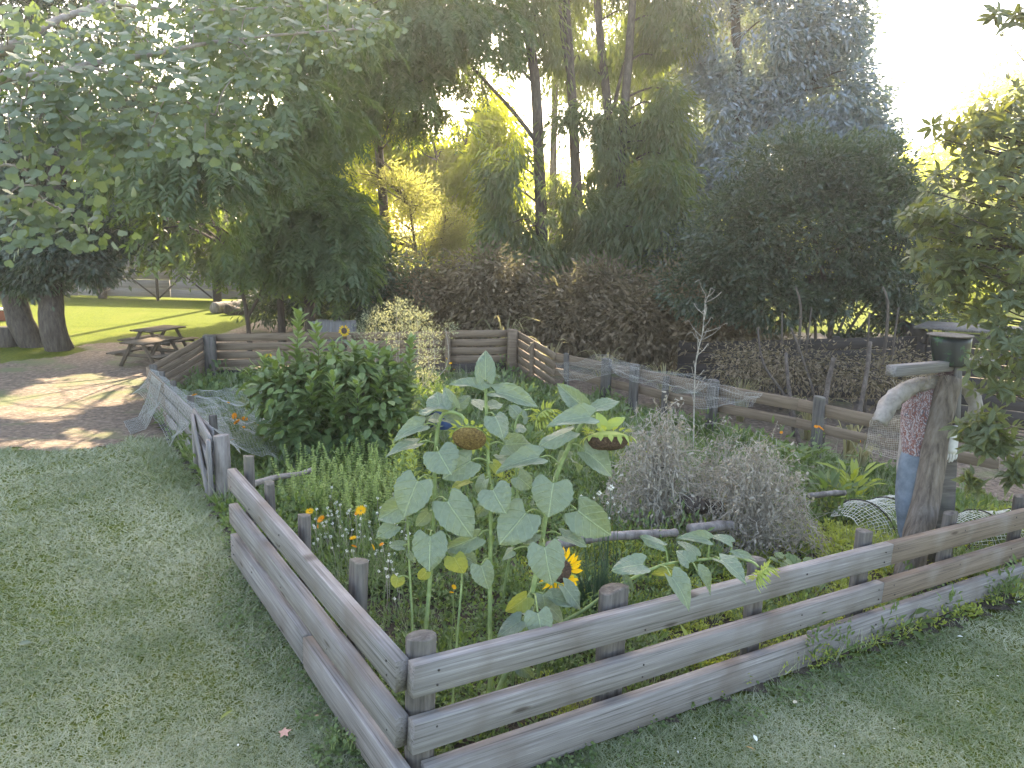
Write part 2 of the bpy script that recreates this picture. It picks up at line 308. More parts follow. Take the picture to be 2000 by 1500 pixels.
SUNNY = [(P(*a), r) for a, r in (((900, 300, 26), 2.3), ((880, 215, 26), 1.7), ((850, 420, 26), 2.0), ((950, 430, 26), 1.6), ((650, 330, 27), 1.6), ((700, 420, 27), 1.2), ((800, 380, 21.5), 1.3), ((790, 640, 12.6), .75), ((850, 740, 12.4), .45), ((1075, 650, 14.2), .6), ((985, 620, 15.4), .5), ((1900, 598, 25), 1.2), ((1940, 200, 6.0), .40), ((1850, 240, 6), .22), ((950, 300, 26), 1.8), ((750, 300, 27), 1.3))]

# ------------------------------------------------------------------ ground
def sheet(name, xs, ys, dz, mat, keep=None):
    X, Y = np.meshgrid(xs, ys); Z = gz(X, Y)+dz+.012*vn(X, Y, 1., 1.6)*(np.hypot(X, Y) < 30)
    V = np.stack([X, Y, Z], -1).reshape(-1, 3); nx, ny = len(xs), len(ys)
    i = (np.arange(ny-1)[:, None]*nx+np.arange(nx-1)[None]).ravel(); F = np.stack([i, i+1, i+nx+1, i+nx], -1)
    if keep is not None:
        c = V[F].mean(1); F = F[keep(c[:, 0], c[:, 1])]
        u = np.unique(F); m = np.full(len(V), -1); m[u] = np.arange(len(u)); V = V[u]; F = m[F]
    return MB().add(V, F).build(name, mat, None, (0, 0, 0), smooth=True, kind='structure')
M['lawn'] = noisemat('lawn_ground', [(.3, (.035, .05, .006)), (.5, (.08, .105, .009)), (.7, (.125, .14, .016))], (1, 1, 1), 22, 9, .9, .8, .03, extra=(.9, .55, .85, (.12, .125, .02)), spec=.03)
M['dirt'] = noisemat('leaf_strewn_dirt', [(.3, (.05, .037, .027)), (.5, (.13, .095, .068)), (.68, (.26, .195, .145))], (1, 1, 1), 14, 10, .95, .9, .03, extra=(1.3, .52, .66, (.10, .11, .045)))
M['soil'] = noisemat('dark_bed_soil', [(.3, (.02, .016, .012)), (.6, (.06, .047, .035)), (.8, (.13, .105, .08))], (1, 1, 1), 16, 10, .95, 1, .04)
far = np.array([14, 17, 20, 25, 32, 45, 70, 120, 250, 500.])
sheet('lawn', np.concatenate([-far[::-1], np.arange(-12, 12.1, .5), far]), np.concatenate([[-60, -20, -8, -3], np.arange(0, 16, .5), 2+far]), 0, M['lawn'])
def dirt_keep(x, y):
    px, py, d = proj(np.stack([x, y, gz(x, y)], -1)); n = vn(x, y, 4., 1.3)
    a = (py < 872-.06*(px-100)+18*n) & (py > 664-.22*(px-240)+10*n) & (px < 470+20*n) & (y < 18+n)
    b = (x > -7.5) & (y > 14.2+.3*n) & (y < 23+n)
    c = (x > .3) & (y > 7) & (x+.98*y > 14.2) & (y < 23)
    e = (px > 1300) & (py > 1240-.33*(px-1500)+14*n) & (py < 1265-.34*(px-1500)+26*n) & (x > 1.5) & (y < 8)
    return (a | b | c | e) & ~inpoly(x, y, BED)
sheet('dirt_path', np.arange(-16, 14.1, .16), np.arange(3, 25, .16), .012, M['dirt'], dirt_keep)
sheet('garden_soil', np.arange(-6, 7.3, .12), np.arange(2.9, 14.5, .12), .03, M['soil'], lambda x, y: inpoly(x, y, BED))

# ------------------------------------------------------------------ boards, posts, fences
OCT = [(-.5, -1, 0, 1), (-1, -.5, 1, 0), (-1, .5, 1, 0), (-.5, 1, 0, -1), (.5, 1, 0, -1), (1, .5, -1, 0), (1, -.5, -1, 0), (.5, -1, 0, 1)]
def board(parent, a, b, h, t, mat, name='board', n=5, wob=.0009, ch=.0035, label=None, up=(0, 0, 1)):
    a, b = np.array(a, float), np.array(b, float); L = np.linalg.norm(b-a); X = (b-a)/L; Y = norm(np.cross(up, X)); Z = np.cross(X, Y)
    pr = [(-t/2+ch, -h/2), (t/2-ch, -h/2), (t/2, -h/2+ch), (t/2, h/2-ch), (t/2-ch, h/2), (-t/2+ch, h/2), (-t/2, h/2-ch), (-t/2, -h/2+ch)]
    V = np.zeros((n+1, 8, 3)); V[:, :, 0] = np.linspace(-L/2, L/2, n+1)[:, None]; V[:, :, 1:] = np.array(pr)[None]
    V[:, :, 1:] += rng.normal(0, wob, (n+1, 1, 2)); V[:, :, 1:] += rng.normal(0, wob*.35, (n+1, 8, 2))
    i = np.arange(n)[:, None]*8; j = np.arange(8)[None]; jn = (j+1) % 8
    F = [np.stack([i+j, i+jn, i+8+jn, i+8+j], -1).reshape(-1, 4)[:, ::-1], np.arange(8).reshape(1, 8), (np.arange(8)+n*8)[::-1].reshape(1, 8)]
    o = bpy.data.objects.new(name, MB().add(V, F).mesh(name, mat)); c = (a+b)/2
    place(o, parent, Matrix(((X[0], Y[0], Z[0], c[0]), (X[1], Y[1], Z[1], c[1]), (X[2], Y[2], Z[2], c[2]), (0, 0, 0, 1))))
    if label: o['label'] = label
    return o
def post(parent, base, top, r, face, mat, name='post', flat=.35, k=14, square=False, lean=(0, 0)):
    """rounded post, flat on the side that faces the rails"""
    face = norm(np.array([face[0], face[1], 0.])); side = np.array([-face[1], face[0], 0]); a = np.arange(k)*2*math.pi/k
    u = np.cos(a); v = np.sin(a)
    if square: sc = 1/np.maximum(np.abs(u), np.abs(v)); sc = np.minimum(sc, 1.3); u, v = u*sc, v*sc
    else: u = np.minimum(u, flat)
    hs = [(-.1, 1), ((top-base[2])*.5, 1), (top-base[2]-.003, 1), (top-base[2], .965), (top-base[2]+.002, .5)]; V = []
    for z, s in hs:
        w = s*r*(1+rng.normal(0, .012, k)); V.append(np.stack([(u*w)[:, None]*face+(v*w)[:, None]*side], 0)[0]+np.stack([np.full(k, lean[0]*z), np.full(k, lean[1]*z), z+.10*r*(u*.6+v)*float(np.sign(lean[0]+.001))*(z > .2)], -1))
    V = np.array(V)+np.array(base); n = len(hs)
    i = np.arange(n-1)[:, None]*k; j = np.arange(k)[None]; jn = (j+1) % k
    F = [np.stack([i+j, i+jn, i+k+jn, i+k+j], -1).reshape(-1, 4), (np.arange(k)+(n-1)*k).reshape(1, k)]
    return MB().add(V.reshape(-1, 3), F).build(name, mat, parent, base)
def lerp(a, b, t): return np.array(a)+(np.array(b)-np.array(a))*t
# front fence, right run: three rails in lengths that butt at posts
ROFF = (-.075, -.345, -.60)       # rail centres below the fence top line
RD = norm(np.array([4.66, 3.05, 0])); RN = np.array([-RD[1], RD[0], 0])   # RN points into the bed
f1 = thing('rail_fence', 'long three rail weathered timber fence in front of the right half of the bed', 'fence', CORNER)
def rtop(t): return lerp((-.40, 3.0, .745), (4.26, 6.05, .425), t/5.57)+np.array([0, 0, -.012*math.sin(t)])
for k, joints in enumerate(((0, 3.55, 8.7), (0, 3.50, 8.7), (0.06, 2.78, 8.7))):
    for i in range(len(joints)-1):
        a, b = rtop(joints[i]+(.003 if i else -.02))+(0, 0, ROFF[k]), rtop(joints[i+1])+(0, 0, ROFF[k])
        if k == 2 and i == 1: a = a+np.array([0, 0, .02]); b = b+np.array([0, 0, .01])
        board(f1, a-RN*.032, b-RN*.032, .15 if k < 2 else .19, .065, M['rail'] if i == 0 or k == 2 else M['rail_flare'], n=9)
for i, px in enumerate((1215, 1500, 1707, 1872, 2010, 2120)):
    lo, hi = 0., 9.
    for _ in range(40):
        m = (lo+hi)/2
        if proj(rtop(m))[0] < px: lo = m
        else: hi = m
    p = rtop(lo)+RN*.07; b = GZ(p); post(f1, b, p[2]+(.075, .05, .07, .05, .06, .05)[i], (.082, .062, .065, .06, .06, .06)[i], -RN, M['post'], lean=rng.normal(0, .012, 2))
# left run
f2 = thing('rail_fence', 'short three rail weathered timber fence along the lawn beside the sunflowers', 'fence', lerp(CORNER, LEND, .5))
LD = norm(LEND-CORNER); LN = np.array([LD[1], -LD[0], 0])      # into the bed
def ltop(t): return lerp((-.40, 3.0, .735), (-2.02, 5.43, .79), t)
for k, joints in enumerate(((0, 1), (0, 1.0), (-.02, .43, 1.0))):
    for i in range(len(joints)-1):
        a, b = ltop(joints[i]+(.0012 if i else 0))+(0, 0, ROFF[k]), ltop(joints[i+1])+(0, 0, ROFF[k])
        d = .032 if not (k == 2 and i == 0) else .04
        board(f2, a-LN*d+LD*(.03), b-LN*d, .15 if k < 2 else .19, .065, M['rail'], n=9)
p = CORNER+norm(LD+RD)*.10; post(f2, GZ(p), .80, .068, -norm(RN+LN), M['post'], flat=.8, lean=(.012, 0))
for t, r, hh in ((.30, .062, .09), (.57, .05, .05), (.80, .045, .06), (.985, .05, .10)):
    p = ltop(t)+LN*.07; post(f2, GZ(p), p[2]+hh, r, -LN, M['post'], lean=rng.normal(0, .02, 2))
def nails(f, pts, n):
    mb = MB()
    for p in pts:
        for s in (-.035, .035): q = p+np.array([rng.normal(0, .008)*n[1], -rng.normal(0, .008)*n[0]*0, s]); V, F = tube([q+n*.004, q-n*.0004], .0055, 6); mb.add(V, F)
    mb.build('nails', M['darkplank'], f, kind='stuff')
nails(f1, [rtop(t)+(0, 0, o)-RN*.066 for t in (.09, 1.30, 2.62, 3.45, 3.62, 4.5, 5.3) for o in ROFF], RN)
nails(f2, [ltop(t)+(0, 0, o)-LN*.066 for t in (.04, .30, .57, .80, .97) for o in ROFF], LN)
# gate leaf standing at the end of the netted fence
g0 = P(413, 855, 7.1); g1 = P(378, 815, 8.1); gd = norm((g1-g0)*(1, 1, 0)); gn = np.array([gd[1], -gd[0], 0])
gt = thing('garden_gate', 'weathered grey plank gate leaf at the near end of the netted fence', 'gate', GZ(g0))
for i, (s, top, w, off) in enumerate(((.0, -.02, .10, .03), (.95, .02, .11, .03))):
    c = g0+gd*s-gn*off; board(gt, GZ(c)+(0, 0, .02 if i == 0 else .12), (c[0], c[1], g0[2]+top), .035, w, M['rail'], 'upright', n=5, up=tuple(gn))
for z in (-.08, -.30, -.55):
    c0, c1 = g0+gd*.03+(0, 0, z), g0+gd*1.1+(0, 0, z+.05); board(gt, c0, c1, .14, .03, M['rail'], 'rail')
board(gt, g0+gd*.06+(0, 0, -.62)-gn*.045, g0+gd*.9+(0, 0, .0)-gn*.045, .11, .025, M['rail'], 'brace')
for z, l in ((-.1, .16), (-.37, .14), (-.66, .16)):
    c = g0+gn*.09+gd*.05; board(gt, c+(0, 0, z-l/2), c+(0, 0, z+l/2), .05, .06, M['rail'], 'block', n=2, up=tuple(gn))
gp = P(432, 850, 7.15); post(gt, GZ(gp), gp[2]+.0, .075, (0, -1), M['log'], name='gate_post', flat=2)
# netted fence from the gate to the far left corner
f3 = thing('rail_fence', 'grey rail fence hung with pale netting between the gate and the far corner', 'fence', lerp(GATE, FARL, .5))
A3, B3 = P(415, 838, 7.5), P(287, 718, 11.9)
d3 = norm((B3-A3)*(1, 1, 0)); n3 = np.array([d3[1], -d3[0], 0])
for k, off in enumerate((-.07, -.28, -.50)):
    a, b = A3+(0, 0, off), B3+(0, 0, off*.95); mid = lerp(a, b, .62)
    board(f3, a, mid, .15, .03, M['rail'], n=7); board(f3, mid+d3*.004, b, .15, .03, M['panel'], n=7)
for t in (.08, .34, .60, .80, .97):
    p = lerp(A3, B3, t)+n3*.07; post(f3, GZ(p), p[2]+.06, .055, -n3, M['post'], square=t > .9)
# panels at the far end
def panel(label, a, b, rows, h, gap, mat, posts, pr=.06, drop=0., th=.028, split=(), slope_low=0):
    f = thing('board_fence', label, 'fence', GZ(lerp(a, b, .5))); d = norm((b-a)*(1, 1, 0)); nn = np.array([d[1], -d[0], 0]); cuts = [0, *split, 1]
    for k in range(rows):
        z = -h/2-k*(h+gap)
        for i in range(len(cuts)-1):
            a2, b2 = lerp(a, b, cuts[i]), lerp(a, b, cuts[i+1]); s = rng.normal(0, .004)
            board(f, a2+(0, 0, z+s)+d*.003, b2+(0, 0, z+s+rng.normal(0, .005))-d*.003, h, th, mat, n=4, wob=.0006, ch=.003)
    for t, r, hh, m in posts:
        p = lerp(a, b, t)+nn*(.02+r); post(f, GZ(p), p[2]+hh, r, -nn, m, square=True)
    return f
pb0, pb1 = P(412, 653, 13.9), P(1000, 644, 14.45)
fb = panel('brown horizontal board fence across the far end of the bed', pb0, pb1, 4, .135, .022, M['panel'], ((.0, .10, -.005, M['post']), (.78, .05, -.02, M['panel']), (1, .09, .02, M['panel']), (.45, .04, -.02, M['panel'])), split=(.45, .78))
db = norm(pb1-pb0)
board(fb, pb0+(0, -.05, -.74)+db*.1, lerp(pb0, pb1, .4)+(0, -.05, -.74), .17, .03, M['darkplank'], 'kick_board')
board(fb, lerp(pb0, pb1, .79)+(0, -.05, -.70), pb1+(0, -.05, -.70)-db*.1, .16, .03, M['darkplank'], 'kick_board')
panel('brown slatted board fence slanting from the netted fence up to the far corner post', P(290, 716, 11.95), P(403, 655, 13.85), 6, .115, .018, M['panel'], ((.99, .04, -.01, M['panel']),))
panel('brown slatted board fence sloping down at the far right corner of the bed', P(1008, 644, 14.4), P(1085, 690, 13.2), 5, .12, .03, M['panel'], ((.5, .035, -.03, M['panel']),))
# low back fence to the right
f5 = thing('rail_fence', 'low two rail timber fence along the back right edge behind the dried vines', 'fence', GZ((2.6, 11.2)))
Q = [P(1082, 688, 13.25), P(1205, 711, 12.3), P(1400, 750, 10.95), P(1560, 778, 10.1), P(1720, 812, 9.4), P(1960, 850, 8.4)]
for i in range(len(Q)-1):
    for off, hh in ((-.085, .16), (-.33, .13)):
        d = norm(Q[i+1]-Q[i]); board(f5, Q[i]+(0, 0, off)+d*.003, Q[i+1]+(0, 0, off), hh, .032, M['panel'], n=5)
for px, py, D, r in ((1110, 690, 13.0, .05), (1185, 702, 12.35, .09), (1240, 712, 11.9, .08), (1300, 735, 11.5, .05), (1395, 742, 10.9, .085), (1605, 776, 9.85, .075), (1830, 830, 8.9, .06)):
    p = P(px, py, D); post(f5, GZ(p), p[2], r, (-.7, -.7), M['post'], lean=rng.normal(0, .02, 2))

# ------------------------------------------------------------------ far things
w = thing('plank_wall', 'grey horizontal plank wall with dark posts beyond the sunlit lawn', 'wall', (-16, 28.2, -.25))
for k in range(6):
    for x0, x1 in ((-26, -19.9), (-19.9, -16.0), (-16.0, -12.6), (-12.6, -8.8)):
        board(w, (x0+.01, 28.2+.1*(x0 < -17), -.02+k*.325), (x1-.01, 28.2+.1*(x1 < -17), -.02+k*.325+rng.normal(0, .008)), .31, .05, M['greyplank'], 'plank', n=2, wob=.004)
for x, s in ((-21, .14), (-17.4, .14), (-15.0, .12)):
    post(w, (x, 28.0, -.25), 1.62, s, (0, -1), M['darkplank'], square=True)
fg = thing('field_gate', 'dark metal field gate with crossed braces against the far plank wall', 'gate', (-12.7, 27.7, -.25))
for name, a, b, r in (('upright', (-12.85, 27.7, -.25), (-12.85, 27.7, 1.5), .055), ('brace', (-14.9, 27.7, -.1), (-12.9, 27.7, 1.35), .03), ('brace', (-14.4, 27.75, 1.0), (-12.9, 27.75, -.15), .03),
                      ('brace', (-12.8, 27.7, 1.45), (-10.9, 27.7, -.1), .03), ('brace', (-12.8, 27.75, -.15), (-11.6, 27.75, 1.0), .03), ('upright', (-10.7, 27.7, -.25), (-10.7, 27.7, .95), .16)):
    V, F = tube([a, lerp(a, b, .5), b], r, 8); MB().add(V, F).build(name, M['darkplank'], fg)
def picnic(px, py, D, rot, label, s=1.):
    g = GZ(P(px, py, D)); t = thing('picnic_table', label, 'table', g, 'picnic tables under the trees')
    c, s_ = math.cos(rot), math.sin(rot)
    def w3(x, y, z): return g+s*np.array([c*x-s_*y, s_*x+c*y, z])
    for i in range(5): board(t, w3(-.62, -.28+i*.14, .6), w3(.62, -.28+i*.14, .6), .032*s, .13*s, M['table'], 'plank', n=2)
    for sy in (-1, 1):
        for i in range(2): board(t, w3(-.62, sy*(.56+i*.13), .33), w3(.62, sy*(.56+i*.13), .33), .03*s, .12*s, M['table'], 'bench_plank', n=2)
    for sx in (-.45, .45):
        for sy in (-1, 1): board(t, w3(sx, sy*.52, 0), w3(sx, sy*.16, .58), .035*s, .09*s, M['table'], 'leg', n=2, up=(c, s_, 0))
        board(t, w3(sx+.04, -.68, .295), w3(sx+.04, .68, .295), .085*s, .03*s, M['table'], 'cross_beam', n=2)
picnic(298, 698, 15.2, 1.28, 'low wooden picnic table under the trees by the path, the nearer of two', .84)
picnic(312, 682, 16.9, 1.28, 'low wooden picnic table mostly hidden behind another picnic table', .84)
def logs(name, label, a, b, r0, r1, mat, cat='log', k=10, bend=.04, group=None):
    a, b = np.array(a), np.array(b); q = spline([a, lerp(a, b, .35)+rng.normal(0, bend, 3), lerp(a, b, .7)+rng.normal(0, bend, 3), b], 5)
    V, F = tube(q, np.linspace(r0, r1, len(q))*(1+rng.normal(0, .05, len(q))), k); nb = len(F[0]); V = V+rng.normal(0, r0*.035, V.shape)
    return MB().add(V, F).build(name, mat, None, a, label=label, cat=cat, group=group, smooth=False)
g = G(425, 612); logs('fallen_log', 'pale fallen log lying beside the sunlit lawn edge', g+(-.1, 0, .15), g+(.45, 1.1, .2), .2, .16, M['log'])
logs('fallen_log', 'dark curved log resting on the pile by the lawn edge', g+(.35, -.3, .2), g+(1.7, .5, .25), .17, .1, M['bark'], bend=.15)
g = G(460, 612); logs('fallen_log', 'grey log half hidden in leaves behind the thin trees', g+(0, .3, .15), g+(1.6, .8, .12), .14, .1, M['log'])
bx = P(650, 651, 15.6); t = thing('wooden_planter', 'pale weathered planter box of upright boards behind the board fence', 'planter', GZ(bx))
for i, x in enumerate(np.linspace(-.36, .36, 6)):
    for y in (0, .3): board(t, (bx[0]+x*.95, bx[1]+y, -.2), (bx[0]+x*.95, bx[1]+y, bx[2]+.24+rng.normal(0, .003)), .02, .14, M['rail'], 'board', n=2, up=(0, 1, 0))
for s in (-.42, .42): board(t, (bx[0]+s, bx[1]+.02, bx[2]-.1), (bx[0]+s, bx[1]+.28, bx[2]-.1), .6, .02, M['rail'], 'end_board', n=2)
g = G(15, 676); V, F = tube([g+(0, 0, -.1), g+(0, 0, .2), g+(.02, 0, .42)], [.23, .2, .19], 14)
MB().add(V, F).build('tree_stump', M['bark'], None, g, label='cut tree stump standing left of the two trunks', cat='stump')
V, F = tube([g+(.15, -2.6, -.1), g+(.19, -2.6, .5), g+(.12, -2.58, 1.1)], [.1, .085, .08], 10); V += rng.normal(0, .004, V.shape)
MB().add(V, F).build('old_post', M['bark'], None, g+(.15, -2.6, 0), label='dark thin stump post standing in front of the leaning trunk', cat='post')
g = GZ(P(-30, 628, 21)); t = thing('sandpit_border', 'low white topped red edging at the lawn behind the trunks', 'edging', g)
board(t, g+(-2, 0, .14), g+(.55, .3, .14), .3, .12, plain('faded_red_paint', (.33, .10, .06)), 'side_board', n=2); board(t, g+(-2, 0, .32), g+(.6, .3, .32), .05, .3, plain('white_cap', (.7, .7, .68)), 'cap_board', n=2)
# dark plank fence and shed behind the back right
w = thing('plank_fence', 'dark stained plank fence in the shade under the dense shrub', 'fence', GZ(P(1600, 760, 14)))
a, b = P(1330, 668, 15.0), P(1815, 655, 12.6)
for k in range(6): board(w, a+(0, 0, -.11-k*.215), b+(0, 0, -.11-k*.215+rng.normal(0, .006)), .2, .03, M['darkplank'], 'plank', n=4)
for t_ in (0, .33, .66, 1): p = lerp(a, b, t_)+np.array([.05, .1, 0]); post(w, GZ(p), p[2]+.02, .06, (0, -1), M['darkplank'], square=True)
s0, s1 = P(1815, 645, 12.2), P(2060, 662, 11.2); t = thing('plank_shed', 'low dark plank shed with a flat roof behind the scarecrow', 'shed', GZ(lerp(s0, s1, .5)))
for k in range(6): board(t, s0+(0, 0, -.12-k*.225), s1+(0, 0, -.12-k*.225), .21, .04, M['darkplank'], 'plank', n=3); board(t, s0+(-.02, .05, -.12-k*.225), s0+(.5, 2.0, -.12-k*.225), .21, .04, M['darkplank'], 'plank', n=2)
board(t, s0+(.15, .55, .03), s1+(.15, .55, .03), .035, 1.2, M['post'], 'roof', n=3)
# ------------------------------------------------------------------ trees
def vnoise3(p, s, k):
    return np.sin(p[:, 0]*k*1.7+s+1.3*np.sin(p[:, 1]*k+s))+np.sin(p[:, 1]*k*1.9+s*2+1.4*np.sin(p[:, 2]*k*1.1))+np.sin(p[:, 2]*k*1.6+s*3+1.2*np.sin(p[:, 0]*k*.9))
DENS = 2.6
def blob(c, r, ncl, nl, rc, L, Wd, droop=.3, shell=.55, gap=-1.2, seed=0., kgap=1.6, updir=.6, pin=False, flat=.7):
    """leaf clusters through an ellipsoid, gaps from noise; returns leaf arrays and cluster centres"""
    c = np.array(c, float); r = np.array(r, float)
    ncl = int(ncl*DENS)
    u = norm(rng.normal(size=(ncl, 3))); rad = (shell+(1-shell)*rng.random(ncl))**.6*(1+rng.normal(0, .1, ncl)); rad = np.where(rng.random(ncl) < .25, rng.random(ncl)**.4, rad)
    cc = c+u*rad[:, None]*r
    cc = cc[vnoise3(cc, seed, kgap) > gap]; ncl = len(cc)
    if ncl == 0: return None
    cd = norm((cc-c)/r+rng.normal(0, .35, (ncl, 3))+np.array([0, 0, -droop])); ct = rng.normal(0, .13, ncl)
    if pin:   # pinnate fronds: leaflets in two rows along a drooping rachis
        n = nl; tt = np.repeat(np.linspace(.12, 1, n//2), 2); sgn = np.tile([1, -1], n//2); fl = rc*2.2*(1+rng.normal(0, .15, ncl))
        N0 = norm(np.array([0, 0, 1.])+rng.normal(0, .35, (ncl, 3))); D0, S0, N0 = frames(cd, N0)
        pos = cc[:, None]+D0[:, None]*(tt[None, :, None]*fl[:, None, None])-np.array([0, 0, 1.])*(tt**2*.35)[None, :, None]*fl[:, None, None]
        D = D0[:, None]*.55+S0[:, None]*sgn[None, :, None]*.85-np.array([0, 0, .35])+rng.normal(0, .12, pos.shape); N = N0[:, None]+rng.normal(0, .25, pos.shape)
    else:
        n = nl; pos = cc[:, None]+rng.normal(0, 1, (ncl, n, 3))*np.array([1, 1, flat])*rc
        D = norm(pos-cc[:, None])*.8+cd[:, None]*.9+np.array([0, 0, -droop*1.2])+rng.normal(0, .35, pos.shape); N = np.array([0, 0, updir])+norm(pos-c)*.35+rng.normal(0, .55, pos.shape)
    pos = pos.reshape(-1, 3); D = D.reshape(-1, 3); N = N.reshape(-1, 3); m = len(pos)
    tint = np.clip(.45+np.repeat(ct, n)+rng.normal(0, .17, m), 0, 1)
    return dict(pos=pos, D=D, N=N, L=L*(1+rng.normal(0, .2, m)).clip(.5, 1.6), W=Wd*(1+rng.normal(0, .2, m)).clip(.5, 1.6), tint=tint, cc=cc)
def cat(bs):
    bs = [b for b in bs if b is not None]; return {k: np.concatenate([b[k] for b in bs]) for k in bs[0]}
def treething(name, label, cat_, trunks, bs, t, key, mat, group=None, bark=None, cull=True, nparts=0, nbranch=40, br=.03, crownname='crown', pname='leaf', branchparts=None):
    base = np.array(trunks[0][0][0], float); root = thing(name, label, cat_, base, group); b = cat(bs); mb = MB(); tp = []
    for pts, r0, r1 in trunks:
        q = curvetube(mb, pts, r0, r1, 9, 5, wob=r0*.035); tp.append(q)
    tp = np.concatenate(tp); cc = b['cc']
    for i in rng.permutation(len(cc))[:nbranch]:
        d = np.linalg.norm(tp-cc[i], axis=1)+np.where(tp[:, 2] > cc[i][2], .8, 0); p = tp[np.argmin(d)]
        if np.linalg.norm(cc[i]-p) > 6: continue
        mid = lerp(p, cc[i], .5)+np.array([0, 0, .12*np.linalg.norm(cc[i]-p)])+rng.normal(0, .08, 3)
        curvetube(mb, [p, mid, cc[i]], br, br*.3, 4, 4)
    mb.build('trunk', bark or M['bark'], root, smooth=True)
    keep = shade_keep(b['pos']) if cull else np.ones(len(b['pos']), bool); keep &= b['pos'][:, 2] > gz(b['pos'][:, 0], b['pos'][:, 1])+.03
    foliage(root, t, key, mat, *(b[k][keep] for k in ('pos', 'D', 'N', 'L', 'W', 'tint')), nparts=nparts, name=crownname, pname=pname)
    return root
def B(px, py, D, rx, ry, rz, ncl, nl, rc, L, Wd, **k):
    if py < -110 and D > 10: ncl = int(ncl*.42); L *= 1.9; Wd *= 2.1; rc *= 1.5; k['gap'] = -3
    return blob(P(px, py, D), (rx, ry, rz), ncl, nl, rc, L, Wd, seed=px*.01+py*.02, **k)
def base(px, Y, z=None):
    x = (px-1000)/FPX*Y; return np.array([x, Y, float(gz(x, Y))-.05 if z is None else z])
wk = dict(droop=.9, kgap=1.3, shell=.3)
def will(px, py, D, r, n, gap=-1.0): return B(px, py, D, *r, int(n*1.0), 24, .14, .23, .052, gap=gap-.1, **wk)
treething('willow_tree', 'tall narrow leaved tree with a long bare limb reaching to the left', 'tree',
    [([base(1062, 19), P(1056, 400, 19), P(1045, 160, 19), P(1022, 0, 19), P(1000, -260, 19)], .17, .09), ([P(1050, 280, 19), P(1000, 215, 18.8), P(940, 150, 18.6), P(905, 110, 18.6)], .06, .03), ([P(1046, 165, 19), P(985, 108, 18.8), P(930, 90, 18.6)], .045, .02), ([P(1022, 20, 19), P(990, -60, 19)], .05, .03)],
    [will(1015, 500, 18.5, (1.0, .9, 1.4), 120), will(1000, 350, 18.6, (.7, .9, 1.3), 70), will(930, 70, 19, (1.9, 1.2, 1.0), 90, -.1), will(1030, 60, 19, (.8, .9, 1.2), 40, -.2), will(980, -170, 19.2, (2.6, 2, 1.8), 190), will(1010, -420, 19.6, (2.4, 2, 1.6), 170)], T_RHOMB, 'leaf', M['willow'], 'tall trees behind the bed')
treething('willow_tree', 'tall tree with a forked dark trunk in the middle of the row', 'tree',
    [([base(1135, 19.3), P(1128, 400, 19.3), P(1116, 170, 19.3), P(1106, 0, 19.3), P(1100, -260, 19.3)], .16, .08), ([P(1118, 180, 19.3), P(1098, 60, 19.2), P(1085, -100, 19.2)], .07, .05)],
    [will(1100, 480, 18.7, (.95, .8, 1.7), 150), will(1120, 290, 18.9, (.7, .8, 1.1), 60), will(1105, 60, 19.4, (1.0, 1, 1.6), 45, 0), will(1110, -220, 19.6, (2.2, 1.8, 2.0), 170), will(1120, -480, 20, (2.2, 1.8, 1.6), 150)], T_RHOMB, 'leaf', M['willow'], 'tall trees behind the bed')
treething('willow_tree', 'tall tree with a straight dark trunk beside the forked one', 'tree',
    [([base(1215, 19.5), P(1200, 420, 19.5), P(1185, 190, 19.5), P(1166, 0, 19.5), P(1150, -260, 19.5)], .15, .08), ([P(1190, 250, 19.4), P(1210, 160, 19.3), P(1225, 100, 19.3)], .06, .03)],
    [will(1190, 490, 18.8, (.8, .8, 1.7), 130), will(1190, 300, 19, (.6, .8, 1.3), 60), will(1190, 40, 19.8, (1.2, 1.1, 1.8), 80, -.3), will(1190, -240, 20, (2.2, 1.8, 2.0), 170), will(1200, -500, 20.3, (2.4, 1.8, 1.6), 150)], T_RHOMB, 'leaf', M['willow'], 'tall trees behind the bed')
treething('willow_tree', 'tall leafy tree with a slanting trunk just left of the silver blue tree', 'tree',
    [([base(1225, 18.8), P(1212, 330, 18.8), P(1222, 190, 18.8), P(1235, 0, 18.8), P(1240, -260, 19)], .14, .08)],
    [will(1290, 470, 18.3, (1.0, .9, 1.9), 190), will(1290, 260, 18.9, (.7, .9, 1.2), 80, -.5), will(1310, 60, 19.4, (.9, 1.1, 1.5), 80, -.5), will(1300, -190, 19.5, (2.0, 1.7, 1.8), 170), will(1330, -460, 20, (2.4, 1.8, 1.8), 170)], T_RHOMB, 'leaf', M['willow'], 'tall trees behind the bed')
sk = dict(droop=.25, kgap=1.4, shell=.4, updir=.9)
def sil(px, py, r, n, gap=-1.1, D=20): return B(px, py, D, *r, int(n*.85), 26, .15, .19, .066, gap=gap-.3, **sk)
treething('wattle_tree', 'tall silver blue tree above the dense dark shrub', 'tree',
    [([base(1450, 20), P(1448, 400, 20), P(1440, 150, 20), P(1430, -100, 20)], .2, .1), ([P(1445, 300, 20), P(1560, 180, 20), P(1650, 130, 20)], .09, .03)],
    [sil(1480, 80, (2.0, 1.8, 1.6), 240), sil(1590, 210, (1.9, 1.6, 1.3), 210), sil(1390, 230, (1.1, 1.2, 1.3), 110), sil(1620, 60, (1.0, 1.3, 1.2), 110), sil(1640, 300, (1.3, 1.3, .9), 110), sil(1440, 330, (1.2, 1.2, 1.0), 110, -.5), sil(1480, -200, (2.6, 2.2, 2.0), 260), sil(1560, -420, (2.4, 2, 2), 200), sil(1690, 265, (.75, .8, .5), 40, -.6), sil(1345, 400, (.6, .7, .9), 40, -.3)], T_RHOMB, 'leaf', M['silver'])
dk = dict(droop=.05, kgap=1.9, shell=.45, updir=.9)
